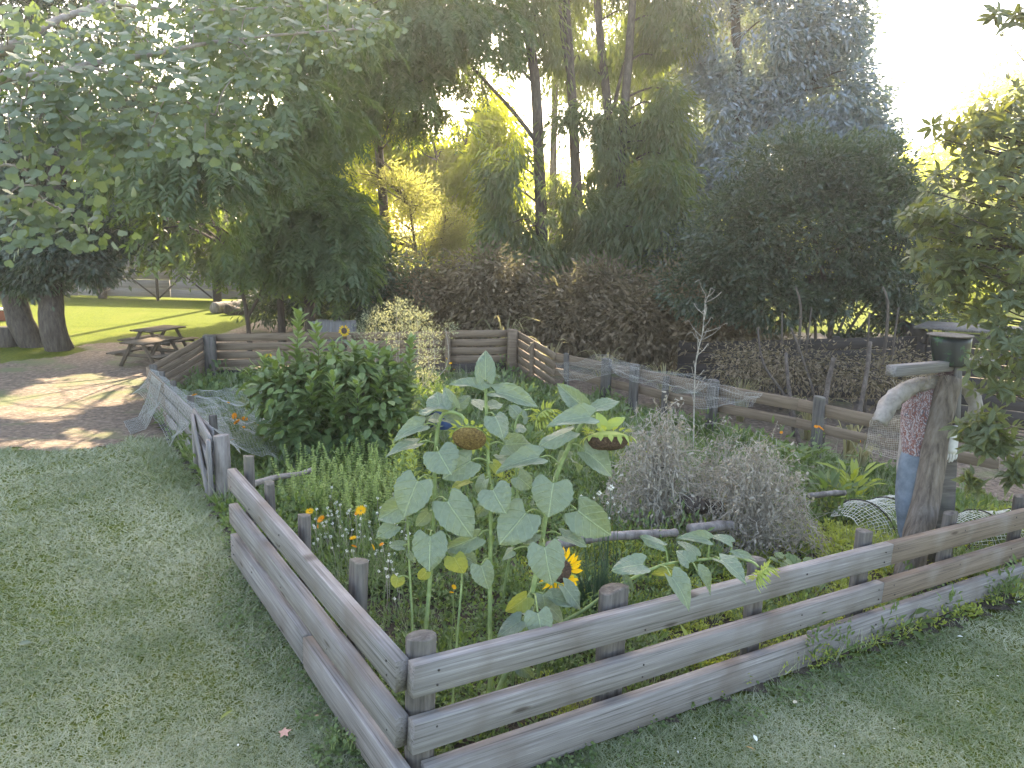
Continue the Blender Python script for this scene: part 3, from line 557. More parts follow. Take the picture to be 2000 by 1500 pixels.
def dark(px, py, r, n, D=14, gap=-1.3): return B(px, py, D, *r, int(n*.8), 26, .10, .11, .046, gap=gap, **dk)
treething('dense_shrub', 'broad dense dark green shrub on many bare stems over the plank fence', 'shrub',
    [([base(1620, 14.4), P(1622, 640, 14.2), P(1600, 500, 14), P(1560, 380, 14)], .06, .03)]+[([base(1600+dx, 14.3), P(1605+dx*2, 650, 14.2), P(1610+dx*5, 540, 14)], .035, .02) for dx in (-14, -6, 8, 16, 25, 34)],
    [dark(1600, 440, (1.9, 1.5, 1.2), 330), dark(1450, 470, (1.1, 1.2, 1.1), 170), dark(1720, 470, (1.0, 1.1, 1.1), 160), dark(1570, 340, (1.4, 1.2, .8), 170), dark(1690, 360, (.9, 1., .8), 110), dark(1390, 560, (.9, .9, .6), 100), dark(1500, 580, (1.0, .9, .55), 100), dark(1770, 560, (.6, .8, .45), 60, gap=-.6), dark(1640, 590, (1.0, .9, .35), 70, gap=-.3), dark(1780, 620, (.7, .7, .25), 40), dark(1700, 680, (.9, .5, .3), 50, gap=-.5)], T_RHOMB, 'leaf', M['dark'])
bk = dict(droop=.6, kgap=1.1, shell=.2)
def bri(px, py, r, n, D=26, gap=-.9): return B(px, py, D, *r, int(n*.7), 26, .26, .30, .075, gap=gap, **bk)
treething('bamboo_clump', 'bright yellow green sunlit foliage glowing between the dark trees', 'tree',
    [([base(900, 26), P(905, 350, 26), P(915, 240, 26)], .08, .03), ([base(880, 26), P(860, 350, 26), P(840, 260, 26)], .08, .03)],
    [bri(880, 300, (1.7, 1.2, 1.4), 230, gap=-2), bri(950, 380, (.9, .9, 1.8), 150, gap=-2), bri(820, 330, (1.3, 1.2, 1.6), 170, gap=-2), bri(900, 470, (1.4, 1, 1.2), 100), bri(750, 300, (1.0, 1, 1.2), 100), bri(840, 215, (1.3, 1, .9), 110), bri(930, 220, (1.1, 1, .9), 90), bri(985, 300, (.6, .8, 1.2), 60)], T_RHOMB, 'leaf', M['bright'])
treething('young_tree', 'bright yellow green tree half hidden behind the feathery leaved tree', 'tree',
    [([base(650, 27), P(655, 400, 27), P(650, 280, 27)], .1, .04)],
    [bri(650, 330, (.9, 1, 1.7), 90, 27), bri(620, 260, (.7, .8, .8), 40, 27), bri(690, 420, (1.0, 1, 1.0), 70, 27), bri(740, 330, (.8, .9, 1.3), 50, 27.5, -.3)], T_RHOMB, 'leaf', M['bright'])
def oli(px, py, r, n, D=21.5): return B(px, py, D, *r, n, 36, .22, .12, .028, gap=-.8, droop=-.2, kgap=1.6, shell=.3)
treething('seeding_shrub', 'brownish feathery shrub in front of the bright foliage', 'shrub',
    [([base(820, 21.5), P(815, 520, 21.5), P(800, 400, 21.5)], .06, .03), ([base(850, 21.6), P(862, 500, 21.6), P(870, 420, 21.5)], .05, .02)],
    [oli(790, 390, (.9, .8, .8), 56), oli(860, 450, (.9, .8, .7), 56), oli(730, 330, (.5, .5, .5), 22), oli(700, 450, (.9, .8, .6), 55), oli(900, 520, (1.0, .8, .8), 60), oli(790, 500, (1.2, .8, .8), 60)], T_RHOMB, 'leaf', M['olive'])
pk = dict(droop=.75, kgap=1.2, shell=.45, pin=True)
def pin(px, py, D, r, n, gap=-1.2): return B(px, py, D, *r, n, 18, .21, .175, .056, gap=gap, **pk)
treething('walnut_tree', 'spreading tree with drooping feathery compound leaves left of the bed', 'tree',
    [([base(600, 17), P(604, 590, 17), P(600, 480, 17), P(560, 300, 17)], .13, .08), ([base(545, 17.5), P(548, 600, 17.5), P(540, 500, 17.3)], .10, .06), ([base(480, 17), P(483, 620, 17), P(470, 560, 17), P(440, 480, 17)], .06, .03), ([P(483, 620, 17), P(510, 570, 17), P(530, 500, 17)], .04, .02)],
    [pin(520, 410, 16.6, (1.9, 1.6, 1.0), 400), pin(630, 440, 16.0, (1.1, 1.1, .75), 240), pin(400, 400, 17, (1.3, 1.3, .8), 220), pin(660, 515, 15.6, (.55, .6, .35), 60), pin(520, 250, 17.5, (1.7, 1.6, 1.3), 260), pin(430, 480, 17, (.8, .8, .3), 60), pin(570, 500, 16.2, (1.0, .8, .3), 80), pin(540, 370, 16.5, (.9, .9, .7), 110), pin(300, 440, 17.5, (.9, .9, .45), 70, -.3), pin(550, 60, 18, (2.2, 1.8, 1.6), 250), pin(560, -180, 18.5, (2.6, 2, 1.8), 250), pin(430, -420, 19, (2.6, 2, 1.8), 200), pin(330, 330, 17.5, (1.4, 1.2, 1.0), 150, -.8), pin(420, 230, 17.8, (1.4, 1.2, 1.2), 150, -.9), pin(620, 190, 18, (.9, .9, 1.2), 70, -.3), pin(300, 300, 12.5, (1.0, .8, .6), 62), pin(400, 330, 12.5, (.9, .8, .55), 56), pin(260, 400, 12, (.8, .6, .4), 40), pin(380, 425, 13, (.8, .7, .3), 34), pin(470, 300, 13, (.8, .7, .5), 50), pin(520, 290, 14, (.6, .7, .6), 40), pin(500, 190, 13, (1.2, .9, .5), 60), pin(640, 200, 14, (.7, .7, .5), 34), pin(500, 60, 13, (1.3, .9, .6), 60), pin(640, 60, 14, (1.0, .9, .6), 50)], T_RHOMB, 'leaf', M['pinnate'])
treething('feathery_tree', 'light feathery tree high above the sunlit gap with sky through its leaves', 'tree',
    [([base(760, 22), P(745, 350, 22), P(720, 100, 22), P(700, -150, 22)], .16, .08), ([P(735, 250, 22), P(680, 185, 21.5), P(610, 178, 21)], .05, .02), ([P(725, 120, 22), P(800, 60, 21.5), P(880, 20, 21)], .05, .02)],
    [pin(740, 110, 21, (1.9, 1.4, 1.2), 230, -.9), pin(870, 90, 20.5, (1.3, 1.1, 1.3), 180, -.8), pin(660, 130, 20.5, (1.0, 1, 1.2), 80, -.1), pin(720, 210, 21, (.9, .9, .8), 70, -.4), pin(790, 200, 21, (.9, .9, .7), 80, -.4), pin(790, -60, 21.5, (2.3, 1.8, 1.3), 240), pin(760, -320, 22, (2.8, 2, 2.0), 260), pin(890, 240, 21, (.5, .6, .5), 26, -.3), pin(740, 40, 17, (1.1, .9, .7), 70), pin(850, 30, 17, (1.1, .9, .6), 70), pin(950, 50, 17.5, (.9, .9, .6), 46), pin(780, 150, 18, (1.0, .8, .5), 50)], T_RHOMB, 'leaf', M['pinnate'])
lk = dict(droop=.35, kgap=1.3, shell=.4, updir=.8)
def lef(px, py, D, r, n, gap=-1.3): return B(px, py, D, *r, n, 26, .18, .14, .065, gap=gap, **lk)
treething('broad_tree', 'thick straight trunk with dark foliage at the sunlit lawn edge', 'tree',
    [([base(106, 16.6), P(104, 640, 16.6), P(100, 560, 16.6), P(102, 450, 16.7), P(120, 250, 17)], .29, .2)],
    [lef(120, 490, 16.3, (.8, .8, .45), 110), lef(190, 440, 16.8, (1.0, 1.0, .7), 120), lef(110, 330, 17, (1.8, 1.6, 1.2), 130), lef(250, 250, 17.5, (1.8, 1.6, 1.4), 110), lef(160, 90, 18, (2.6, 2, 1.6), 140), lef(140, -180, 18, (3, 2.2, 2), 280), lef(260, 400, 17.5, (.9, .9, .5), 70, -.5), lef(185, 525, 16.2, (.35, .35, .22), 18), lef(150, -440, 19, (3, 2.2, 2), 240)], T_RHOMB, 'leaf', M['dark'], 'trunks by the lawn')
treething('broad_tree', 'leaning trunk with dark foliage left of the straight trunk', 'tree',
    [([base(58, 17.0), P(45, 640, 17.0), P(22, 560, 17.0), P(8, 450, 17.2), P(0, 250, 17.5)], .30, .2)],
    [lef(20, 500, 16.8, (1.1, .9, .6), 130), lef(60, 440, 17, (1.0, 1.0, .6), 90), lef(-40, 330, 17.5, (2.0, 1.6, 1.3), 110), lef(-60, 60, 18, (2.6, 2, 2), 110), lef(-120, -240, 18, (3, 2.2, 2), 240), lef(70, 545, 16.5, (.5, .4, .25), 26)], T_RHOMB, 'leaf', M['dark'], 'trunks by the lawn')
for lab, px, D, bl_ in (('tall hazy tree filling the top behind the feathery tree', 560, 31, [(520, 60, 3.4, 2.6, 130), (650, -60, 3.2, 2.6, 110), (760, 120, 2.4, 1.8, 70), (430, 200, 2.2, 2.2, 70)]), ('tall hazy tree filling the top between the bare trunks', 1080, 32, [(980, 40, 2.6, 2.0, 70), (1120, 60, 2.6, 3.0, 110), (1270, 90, 1.8, 3.0, 70), (1100, -140, 3.4, 2.4, 110), (1290, 330, 1.6, 2.2, 60), (900, 150, 2.2, 1.4, 60)]), ('tall hazy tree behind the silver blue tree', 1400, 31, [(1380, 120, 2.6, 3.0, 110), (1480, 20, 2.6, 2.6, 90), (1560, 200, 2.2, 2.2, 70), (1400, 330, 2.2, 2.0, 70)])):
    treething('background_tree', lab, 'tree', [([base(px, D), P(px, 350, D), P(px+10, 60, D)], .22, .1)], [blob(P(a, b, D), (rx, rx*.7, rz), n, 24, .34, .36, .085, seed=a*.01, kgap=.8, droop=.7, shell=.3, gap=-1.2) for a, b, rx, rz, n in bl_], T_RHOMB, 'leaf', M['willow'], 'hazy trees at the back', nbranch=10)
treething('background_tree', 'leafy green tree beyond the plank wall filling the gap left of the feathery leaved tree', 'tree', [([base(330, 38), P(330, 450, 38), P(335, 300, 38)], .2, .1)],
    [blob(P(a, b, 38), (rx, rx*.6, rz), n, 26, .34, .34, .11, seed=a*.02, kgap=.9, droop=.4, shell=.3, gap=-1.4) for a, b, rx, rz, n in ((290, 300, 2.6, 2.4, 90), (420, 300, 2.4, 2.4, 90), (240, 420, 2.4, 1.8, 60), (360, 430, 2.2, 1.2, 50), (480, 380, 2.2, 2.2, 60), (180, 300, 2.6, 2.4, 60))], T_RHOMB, 'leaf', M['willow'], 'hazy trees at the back', nbranch=10, cull=False)
# understorey behind the far fence
uk = dict(droop=.2, kgap=1.7, shell=.2)
def und(px, py, D, r, n, L=.1, gap=-1.5): return B(px, py, D, *r, int(n*.62), 24, .19, L*1.5, L*.52, gap=gap, **uk)
for i, (px, D, mat, lab, bl) in enumerate((
    (760, 17.5, 'dark', 'shaded thicket behind the pale planter box', [(750, 600, 1.0, .7, 90), (740, 540, 1.2, .8, 110)]),
    (870, 17.5, 'under', 'brown leaved thicket behind the middle of the board fence', [(850, 590, 1.0, .9, 110), (880, 640, .9, .4, 50)]),
    (980, 17, 'under', 'brown leaved thicket behind the far right corner of the bed', [(970, 590, 1.0, .7, 110), (1000, 640, 1.0, .4, 50), (960, 540, 1.0, .6, 70)]),
    (1110, 16.6, 'under', 'tangled shaded thicket behind the sunlit flax', [(1120, 620, 1.0, .9, 140), (1180, 580, .9, .7, 100)]),
    (1270, 16.2, 'under', 'tangled shaded thicket under the slanting trunk', [(1250, 630, 1.0, .8, 130), (1330, 600, .9, .8, 110), (1300, 660, 1.1, .5, 60)]),
    (1420, 15.3, 'under', 'low brown scrub at the left end of the plank fence', [(1420, 650, .9, .6, 90), (1480, 690, .8, .4, 50)]),
    (1560, 12.4, 'under', 'dry brown brush leaning on the dark plank fence', [(1520, 710, .7, .3, 20), (1620, 725, .6, .25, 14), (1440, 715, .6, .3, 18)]),
    (1730, 11.4, 'under', 'dry brown brush between the low fence and the plank shed', [(1720, 745, .55, .22, 16), (1780, 710, .4, .25, 8)]),
    (1040, 20.5, 'willow', 'dark leafy scrub between the tall trunks', [(1040, 560, 1.6, .8, 140), (1150, 540, 1.2, .9, 110)]),
    (1330, 18, 'dark', 'dark leafy scrub behind the dense shrub', [(1330, 540, 1.0, 1.1, 130), (1400, 480, 1.0, 1.0, 100)]),
    (660, 20.5, 'dark', 'shaded scrub behind the trunks of the feathery leaved tree', [(640, 570, 1.5, .8, 90), (560, 590, 1.2, .5, 60)]))):
    treething('thicket', lab, 'shrub', [([base(px, D), P(px+4, 620, D), P(px-6, 560, D)], .03, .015), ([base(px+15, D), P(px+25, 600, D)], .025, .012), ([base(px-20, D), P(px-32, 610, D)], .025, .012)],
        [und(a, b, D, (rx, .7, rz), int(n*(1.2 if D > 13 else 2.2)), L=.1 if D > 13 else .05) for a, b, rx, rz, n in bl], T_RHOMB, 'leaf', M[mat], 'thickets behind the far fence', nbranch=25, br=.012)
# distant trees closing the horizon
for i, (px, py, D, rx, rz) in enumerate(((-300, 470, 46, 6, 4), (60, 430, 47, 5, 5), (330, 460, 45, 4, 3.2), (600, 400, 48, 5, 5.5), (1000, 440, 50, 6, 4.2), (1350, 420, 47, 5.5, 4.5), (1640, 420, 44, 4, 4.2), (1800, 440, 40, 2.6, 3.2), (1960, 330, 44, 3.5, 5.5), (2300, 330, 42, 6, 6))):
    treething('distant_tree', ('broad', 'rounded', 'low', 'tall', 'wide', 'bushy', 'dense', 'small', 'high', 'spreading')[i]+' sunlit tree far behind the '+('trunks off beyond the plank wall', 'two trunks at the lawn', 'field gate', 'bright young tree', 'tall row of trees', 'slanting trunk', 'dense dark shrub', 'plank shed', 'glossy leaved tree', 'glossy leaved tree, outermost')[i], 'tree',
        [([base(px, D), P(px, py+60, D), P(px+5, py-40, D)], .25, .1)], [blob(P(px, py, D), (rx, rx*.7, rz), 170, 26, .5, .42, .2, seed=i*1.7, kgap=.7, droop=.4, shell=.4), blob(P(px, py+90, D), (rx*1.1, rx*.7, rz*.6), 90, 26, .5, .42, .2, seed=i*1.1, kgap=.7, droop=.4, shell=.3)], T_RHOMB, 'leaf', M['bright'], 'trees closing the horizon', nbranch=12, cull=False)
g = base(1905, 26); treething('golden_bush', 'small golden sunlit bush on the lit lawn beyond the shed', 'shrub', [([g, g+(0, 0, .8)], .05, .03)], [B(1905, 598, 25, .75, .6, .55, 60, 40, .15, .1, .03, droop=-.3), B(1880, 625, 25, .6, .5, .3, 40, 40, .15, .1, .03, droop=-.2)], T_RHOMB, 'leaf', M['weedy'], nbranch=10)
# ginkgo reaching in from the left, quite near
gk = [(130, 150, 3.6, 9), (190, 165, 3.7, 10), (165, 185, 3.6, 6), (250, 270, 3.7, 10), (300, 290, 3.8, 9), (215, 255, 3.7, 7), (350, 130, 4.2, 9), (380, 170, 4.1, 9), (370, 200, 4.1, 7), (480, 100, 4.6, 9), (490, 130, 4.6, 8), (550, 60, 5, 9), (620, 70, 5.2, 9), (690, 70, 5.4, 8), (745, 50, 5.6, 7), (560, 115, 5, 6), (660, 110, 5.3, 5), (430, 240, 4.4, 9), (490, 265, 4.5, 7), (460, 225, 4.4, 6), (100, 235, 3.6, 9), (40, 225, 3.5, 9), (140, 250, 3.6, 7), (20, 290, 3.5, 7), (55, 330, 3.6, 5), (60, 430, 4.0, 8), (120, 440, 4.1, 8), (170, 465, 4.2, 7), (20, 470, 3.9, 8), (10, 400, 3.9, 7), (200, 20, 4.2, 8), (320, 12, 4.4, 8), (420, 15, 4.6, 8), (60, 30, 3.9, 8), (20, 60, 3.8, 6), (260, 60, 4.2, 8), (300, 110, 4.1, 8), (230, 110, 3.9, 8), (410, 80, 4.5, 8), (320, 210, 3.9, 8), (60, 170, 3.5, 7), (160, 310, 3.8, 7), (220, 340, 3.9, 6), (100, 370, 3.9, 6), (380, 60, 4.4, 7), (150, 80, 4, 7), (480, 40, 4.7, 8), (540, 10, 4.9, 8), (640, 20, 5.2, 8), (330, 250, 4, 6), (280, 150, 4, 6), (70, 100, 3.8, 6), (450, 170, 4.4, 7), (520, 170, 4.7, 6), (400, 290, 4.3, 5), (20, 130, 3.6, 5)]
tb = np.array([-4.6, 4.3, -.05])
root = thing('ginkgo_tree', 'ginkgo with pale fan shaped leaves on boughs reaching in over the lawn', 'tree', tb)
mb = MB(); trunk = curvetube(mb, [tb, tb+(.02, 0, 1.6), tb+(.1, .05, 3.2), tb+(.1, .1, 5)], .16, .1, 10, 6); mb.build('trunk', M['palebark'], root, smooth=True)
bl = []
for pts, r0, r1 in (([trunk[9], P(-60, 185, 3.7), P(60, 152, 3.8), P(165, 128, 3.95), P(300, 105, 4.2), P(470, 75, 4.7), P(720, 55, 5.5)], .032, .006), ([trunk[11], P(-30, 110, 4.0), P(50, 72, 4.2), P(110, 40, 4.4), P(200, 5, 4.6), P(330, -60, 4.8)], .036, .012),
    ([trunk[8], P(-40, 330, 3.8), P(90, 395, 4.1), P(180, 440, 4.3)], .012, .004), ([trunk[8], P(-40, 230, 3.6), P(120, 240, 3.75), P(290, 285, 3.95)], .014, .004), ([P(165, 128, 3.95), P(300, 170, 4.1), P(420, 225, 4.4), P(500, 262, 4.6)], .010, .003), ([P(200, 5, 4.6), P(380, 20, 4.7), P(600, 10, 5.3)], .014, .004)):
    mb = MB(); q = curvetube(mb, pts, r0, r1, 7, 6); mb.build('bough', M['palebark'], root, smooth=True); bl.append(q)
bl = np.concatenate(bl); pos = []; D = []; N = []; Ls = []; ti = []; mb = MB()
for (px, py, dd, n) in gk:
    c = P(px, py-12, dd); p = bl[np.argmin(np.linalg.norm(bl-c, axis=1))]; curvetube(mb, [p, lerp(p, c, .5)+(0, 0, .03), c], .005, .003, 4, 4)
    tc = rng.normal(0, .12)
    for _ in range(int(n*5.2)):
        o = rng.normal(0, 1, 3)*(.082, .08, .048); dv = norm(o+rng.normal(0, .04, 3))*.6+np.array([0, -.25, -.75]); pos.append(c+o); D.append(dv); N.append(np.array([0, -.6, .6])+rng.normal(0, .35, 3)); Ls.append(.047*(1+rng.normal(0, .16))); ti.append(.5+tc+rng.normal(0, .16))
mb.build('twigs', M['palebark'], root, smooth=True, kind='stuff')
pos, D, N, Ls, ti = map(np.array, (pos, D, N, Ls, ti))
foliage(root, T_FAN, 'leaf', M['ginkgo'], pos, D, N, Ls, Ls*1.25, ti.clip(0, 1), nparts=290)
# glossy leaved tree close on the right
tb = np.array([4.6, 5.9, -.4]); root = thing('glossy_tree', 'glossy leaved tree leaning in close beside the scarecrow', 'tree', tb)
mb = MB(); tr = curvetube(mb, [tb, tb+(.0, .1, 1.2), tb+(-.1, .1, 2.4), tb+(-.1, 0, 3.6)], .08, .05, 8, 6)
cs = []
for (px, py, dd, rx, ry, rz, n) in ((1955, 300, 6.0, .42, .45, .42, 60), (1900, 420, 5.8, .42, .4, .42, 62), (1955, 540, 5.6, .4, .4, .4, 56), (1820, 425, 5.6, .22, .25, .10, 16), (1965, 700, 5.4, .27, .3, .33, 42), (1930, 845, 5.3, .20, .2, .17, 26), (1885, 250, 6.0, .25, .3, .18, 22), (1990, 190, 6.0, .2, .3, .2, 14), (1985, 30, 5.2, .14, .2, .13, 9), (1860, 520, 5.7, .28, .3, .28, 34), (2040, 420, 5.8, .4, .5, .9, 60), (2190, 200, 6, .5, .5, .6, 60), (2200, 420, 6, .45, .5, .5, 44), (1905, 940, 5.2, .10, .1, .06, 5), (1985, 915, 5.2, .1, .1, .09, 8)):
    n = int(n*1.7); u = norm(rng.normal(size=(n, 3)))*(rng.random((n, 1))**.4); cs.append(P(px, py, dd)+u*(rx, ry, rz))
cs = np.concatenate(cs)
for c in cs[rng.permutation(len(cs))[:150]]:
    p = tr[np.argmin(np.linalg.norm(tr-c, axis=1)+np.where(tr[:, 2] > c[2], .3, 0))]; curvetube(mb, [p, lerp(p, c, .5)+(0, 0, -.08), c], .011, .004, 4, 4)
mb.build('trunk', M['bark'], root, smooth=True)
pos = []; D = []; N = []; ti = []
for c in cs:
    ax = norm(np.array([-.35, -.3, .6])+rng.normal(0, .55, 3)); s = norm(np.cross(ax, rng.normal(size=3))); b = np.cross(ax, s); k = rng.integers(6, 10); t0 = rng.normal(0, .14)
    for j in range(k):
        a = j*2.4+rng.normal(0, .2); o = (math.cos(a)*s+math.sin(a)*b); dv = o*.9+ax*rng.uniform(-.1, .7)+np.array([0, 0, -.12]); pos.append(c+o*.008); D.append(dv); N.append(ax+rng.normal(0, .15, 3)); ti.append(.5+t0+rng.normal(0, .16))
pos, D, N, ti = map(np.array, (pos, D, N, ti)); Ls = .092*(1+rng.normal(0, .2, len(pos))).clip(.5, 1.5)
foliage(root, T_OVAL, 'leaf', M['mag'], pos, D, N, Ls, Ls*.36, ti.clip(0, 1), nparts=290)
DENS = 1.0
# ------------------------------------------------------------------ sunflowers
def heart(seed, droop=.25, fold=.12, wave=.03):
    r = np.random.default_rng(seed); nx, ny = 13, 11; V = []; UV = []
    for i in range(nx):
        t = i/(nx-1); w = ((t+.10)**.30)*((1.0-t**1.9)**.95)*1.42 if t < 1 else 0
        w *= 1+(.035 if i % 2 else -.035)
        for j in range(ny):
            v = (j/(ny-1))*2-1; x = t-.26*(abs(v)**1.2)*(1-abs(v)**6*.35)*(1-t)**4+.04*(1-t)**6; y = v*w*.5
            z = -droop*t*t+fold*abs(v)**1.3*w-.10*fold*(abs(v) > .95)+wave*math.sin(6.5*t+seed+2.2*v)*abs(v)*1.3+wave*.5*math.sin(13*t+seed*2)*(v*v)
            V.append((x, y+.04*math.sin(seed)*t*t, z)); UV.append((t, v*w*.5, 1))
    F = [(i*ny+j, i*ny+j+1, (i+1)*ny+j+1, (i+1)*ny+j) for i in range(nx-1) for j in range(ny-1)]
    return np.array(V), np.array(F), np.array(UV)
HV = [heart(s, d, f, w) for s, d, f, w in ((1, .22, .10, .03), (2, .35, .16, .04), (3, .12, .06, .04), (4, .42, .22, .03), (5, .28, -.10, .045), (6, .55, .10, .04), (7, .30, .26, .05), (8, .48, -.14, .06), (9, .65, .05, .03), (10, .2, .18, .07))]
_hm = {}
def heartmesh(k, mat):
    if (k, mat.name) not in _hm: V, F, U = HV[k]; _hm[(k, mat.name)] = MB().add(V, F, .5, U).mesh('sunflower_leaf', mat, smooth=True)
    return _hm[(k, mat.name)]
NH = {'c': (0, -1, .30), 'u': (0, -.62, .8), 'l': (-.6, -.75, .4), 'r': (.6, -.75, .4), 'd': (0, -.35, .9)}
def sunleaf(root, mb, stem, b, t, wpx, D, h='c', dt=0, mat=None, k=None):
    pb = P(b[0], b[1], D); pt = P(t[0], t[1], D+dt); k = rng.integers(0, len(HV)) if k is None else k
    L = np.linalg.norm(pt-pb); Wd = wpx/FPX*D/({'c': .88, 'l': .8, 'r': .8, 'u': .85, 'd': .6}[h])
    N = np.array(NH[h])+rng.normal(0, .14, 3)
    leaf_obj('leaf', heartmesh(k, mat or M['sunleaf']), root, pb, pt-pb, N, L*1.0, Wd*1.0)
    if stem is not None:
        d = np.linalg.norm(stem-pb, axis=1)+np.where(stem[:, 2] > pb[2]+.02, .25, 0); p = stem[np.argmin(d)]
        n = np.linalg.norm(pb-p)
        if n > .012: curvetube(mb, [p, lerp(p, pb, .55)+np.array([0, 0, .16*n]), pb], .0052, .0038, 6, 5)
def flowerhead(root, c, nrm, R, seedmat, nb=26, bl=.42, curl=.5, petals=0, pmat=None, dome=.22, back=.45):
    nrm = norm(np.array(nrm, float)); s = norm(np.cross(nrm, (.3, .2, 1))); b = np.cross(nrm, s); c = np.array(c)
    def ring(r, z, k=28, j=0): a = np.arange(k)*2*math.pi/k; rr = r*(1+rng.normal(0, j, k)); return c+np.cos(a)[:, None]*s*rr[:, None]+np.sin(a)[:, None]*b*rr[:, None]+nrm*z
    def lathe(prof, k=28, j=.012):
        V = np.concatenate([ring(r, z, k, j) for r, z in prof]); n = len(prof); i = np.arange(n-1)[:, None]*k; q = np.arange(k)[None]; qn = (q+1) % k
        return V, [np.stack([i+q, i+qn, i+k+qn, i+k+q], -1).reshape(-1, 4)]
    V, F = lathe([(R*.98, -.03*R), (R*.99, .05*R), (R*.9, dome*R*.5), (R*.7, dome*R*.85), (R*.4, dome*R), (R*.12, dome*R*1.0), (.002, dome*R)]); disc = (V, F)
    V, F = lathe([(.002, -back*R), (R*.2, -back*R*.98), (R*.55, -back*R*.75), (R*.88, -back*R*.4), (R*1.02, -.02*R), (R*.96, .03*R)]); hd = MB().add(V, F).build('flower_head', M['bract'], root, c, smooth=True); MB().add(*disc).build('seed_disc', seedmat, hd, c, smooth=True)
    me = unit_mesh(T_OVAL, 'bract', M['bract'])
    for i in range(nb):
        a = i*2*math.pi/nb+rng.normal(0, .06); o = math.cos(a)*s+math.sin(a)*b; lay = i % 2
        leaf_obj('bract', me, hd, c+o*R*(.97-.10*lay)-nrm*R*(.12+.14*lay), o*.75+nrm*((-.25 if lay else .55)*curl*2)+rng.normal(0, .14, 3), -nrm+o*.3, R*bl*1.35*(1+rng.normal(0, .2)), R*.27)
    if petals:
        me = unit_mesh(T_OVAL, 'petal', pmat or M['yellow_petal'])
        for i in range(petals):
            a = i*2*math.pi/petals+rng.normal(0, .07); o = math.cos(a)*s+math.sin(a)*b
            leaf_obj('petal', me, hd, c+o*R*.93, o+nrm*rng.uniform(-.15, .35), nrm, R*rng.uniform(1.0, 1.3), R*.42)
sfg = 'sunflowers in the front corner of the bed'
def sunflower(label, pts, r0, r1, leaves, D=4.0):
    pts = [P(*p) for p in pts]; g = GZ(pts[0]); root = thing('sunflower', label, 'sunflower', g, sfg); mb = MB(); st = curvetube(mb, [g-(0, 0, .05), *pts], r0, r1, 9, 8)
    for lf in leaves: sunleaf(root, mb, st, *lf)
    mb.build('stem', M['stem'], root, smooth=True); return root
SY = M['sunleaf_y']
sunflower('tallest sunflower, straight stem ending in one upright leaf', [(957, 1330, 4.0), (957, 1150, 4.0), (958, 1000, 4.0), (952, 870, 4.0), (948, 745, 4.0)], .013, .008, [
    ((948, 743), (948, 683), 37, 3.98, 'c', .02, None, 2), ((945, 763), (886, 733), 30, 3.98, 'u', -.02, None, 3), ((950, 746), (979, 729), 13, 4.0, 'u', .05), ((966, 766), (1050, 779), 36, 3.98, 'u', -.05, None, 1),
    ((945, 795), (918, 776), 22, 4.08, 'u', .1), ((955, 795), (985, 785), 20, 4.1, 'u', .1), ((966, 812), (990, 852), 44, 3.92, 'r', -.05, None, 4), ((958, 822), (988, 866), 32, 3.96, 'l', .0), ((985, 868), (1040, 866), 40, 4.05, 'c', .1),
    ((962, 905), (988, 928), 20, 4.0, 'r', 0, SY), ((962, 955), (981, 998), 62, 3.88, 'c', -.08, None, 1), ((922, 899), (864, 931), 52, 3.96, 'c', -.05, None, 0), ((919, 938), (881, 950), 24, 4.0, 'd', 0, SY), ((948, 935), (924, 970), 28, 3.95, 'l'),
    ((934, 1047), (868, 1078), 36, 3.95, 'c', -.02), ((940, 1103), (952, 1150), 42, 3.93, 'c', -.04, None, 3), ((972, 900), (1030, 905), 26, 4.1, 'u', .1), ((950, 985), (930, 1010), 24, 4.05, 'c')])
r = sunflower('sunflower with a golden drooping seed head to the left of the tallest stem', [(825, 1300, 4.0), (836, 1180, 4.0), (846, 1040, 4.0), (851, 880, 4.0), (860, 818, 4.0), (880, 805, 3.98), (903, 814, 3.95), (914, 834, 3.93)], .012, .009, [
    ((859, 799), (853, 763), 44, 3.98, 'u', .05, None, 2), ((866, 803), (819, 800), 26, 3.96, 'd', -.05), ((889, 797), (863, 757), 27, 4.0, 'c', 0, None, 3), ((892, 794), (918, 774), 24, 4.02, 'c'), ((856, 820), (836, 816), 20, 4.0, 'd'), ((870, 818), (912, 829), 22, 4.05, 'u'),
    ((828, 830), (766, 848), 32, 3.95, 'u', -.05, None, 1), ((816, 866), (751, 881), 28, 3.95, 'u', -.08, None, 0), ((855, 880), (880, 925), 64, 3.88, 'c', -.06, None, 2), ((817, 937), (783, 1007), 68, 3.88, 'c', -.05, None, 0), ((790, 985), (735, 1016), 44, 3.95, 'c', 0),
    ((840, 1045), (838, 1116), 62, 3.88, 'c', -.05, None, 2), ((833, 1116), (817, 1137), 22, 3.95, 'c', 0, SY), ((872, 977), (920, 1050), 66, 3.9, 'c', -.05, None, 0), ((838, 1000), (812, 1030), 26, 4.02, 'c')])
flowerhead(r, P(917, 855, 3.90), (-.05, -.80, -.62), .088, M['seeds'], 30, .36, .5, dome=.42)
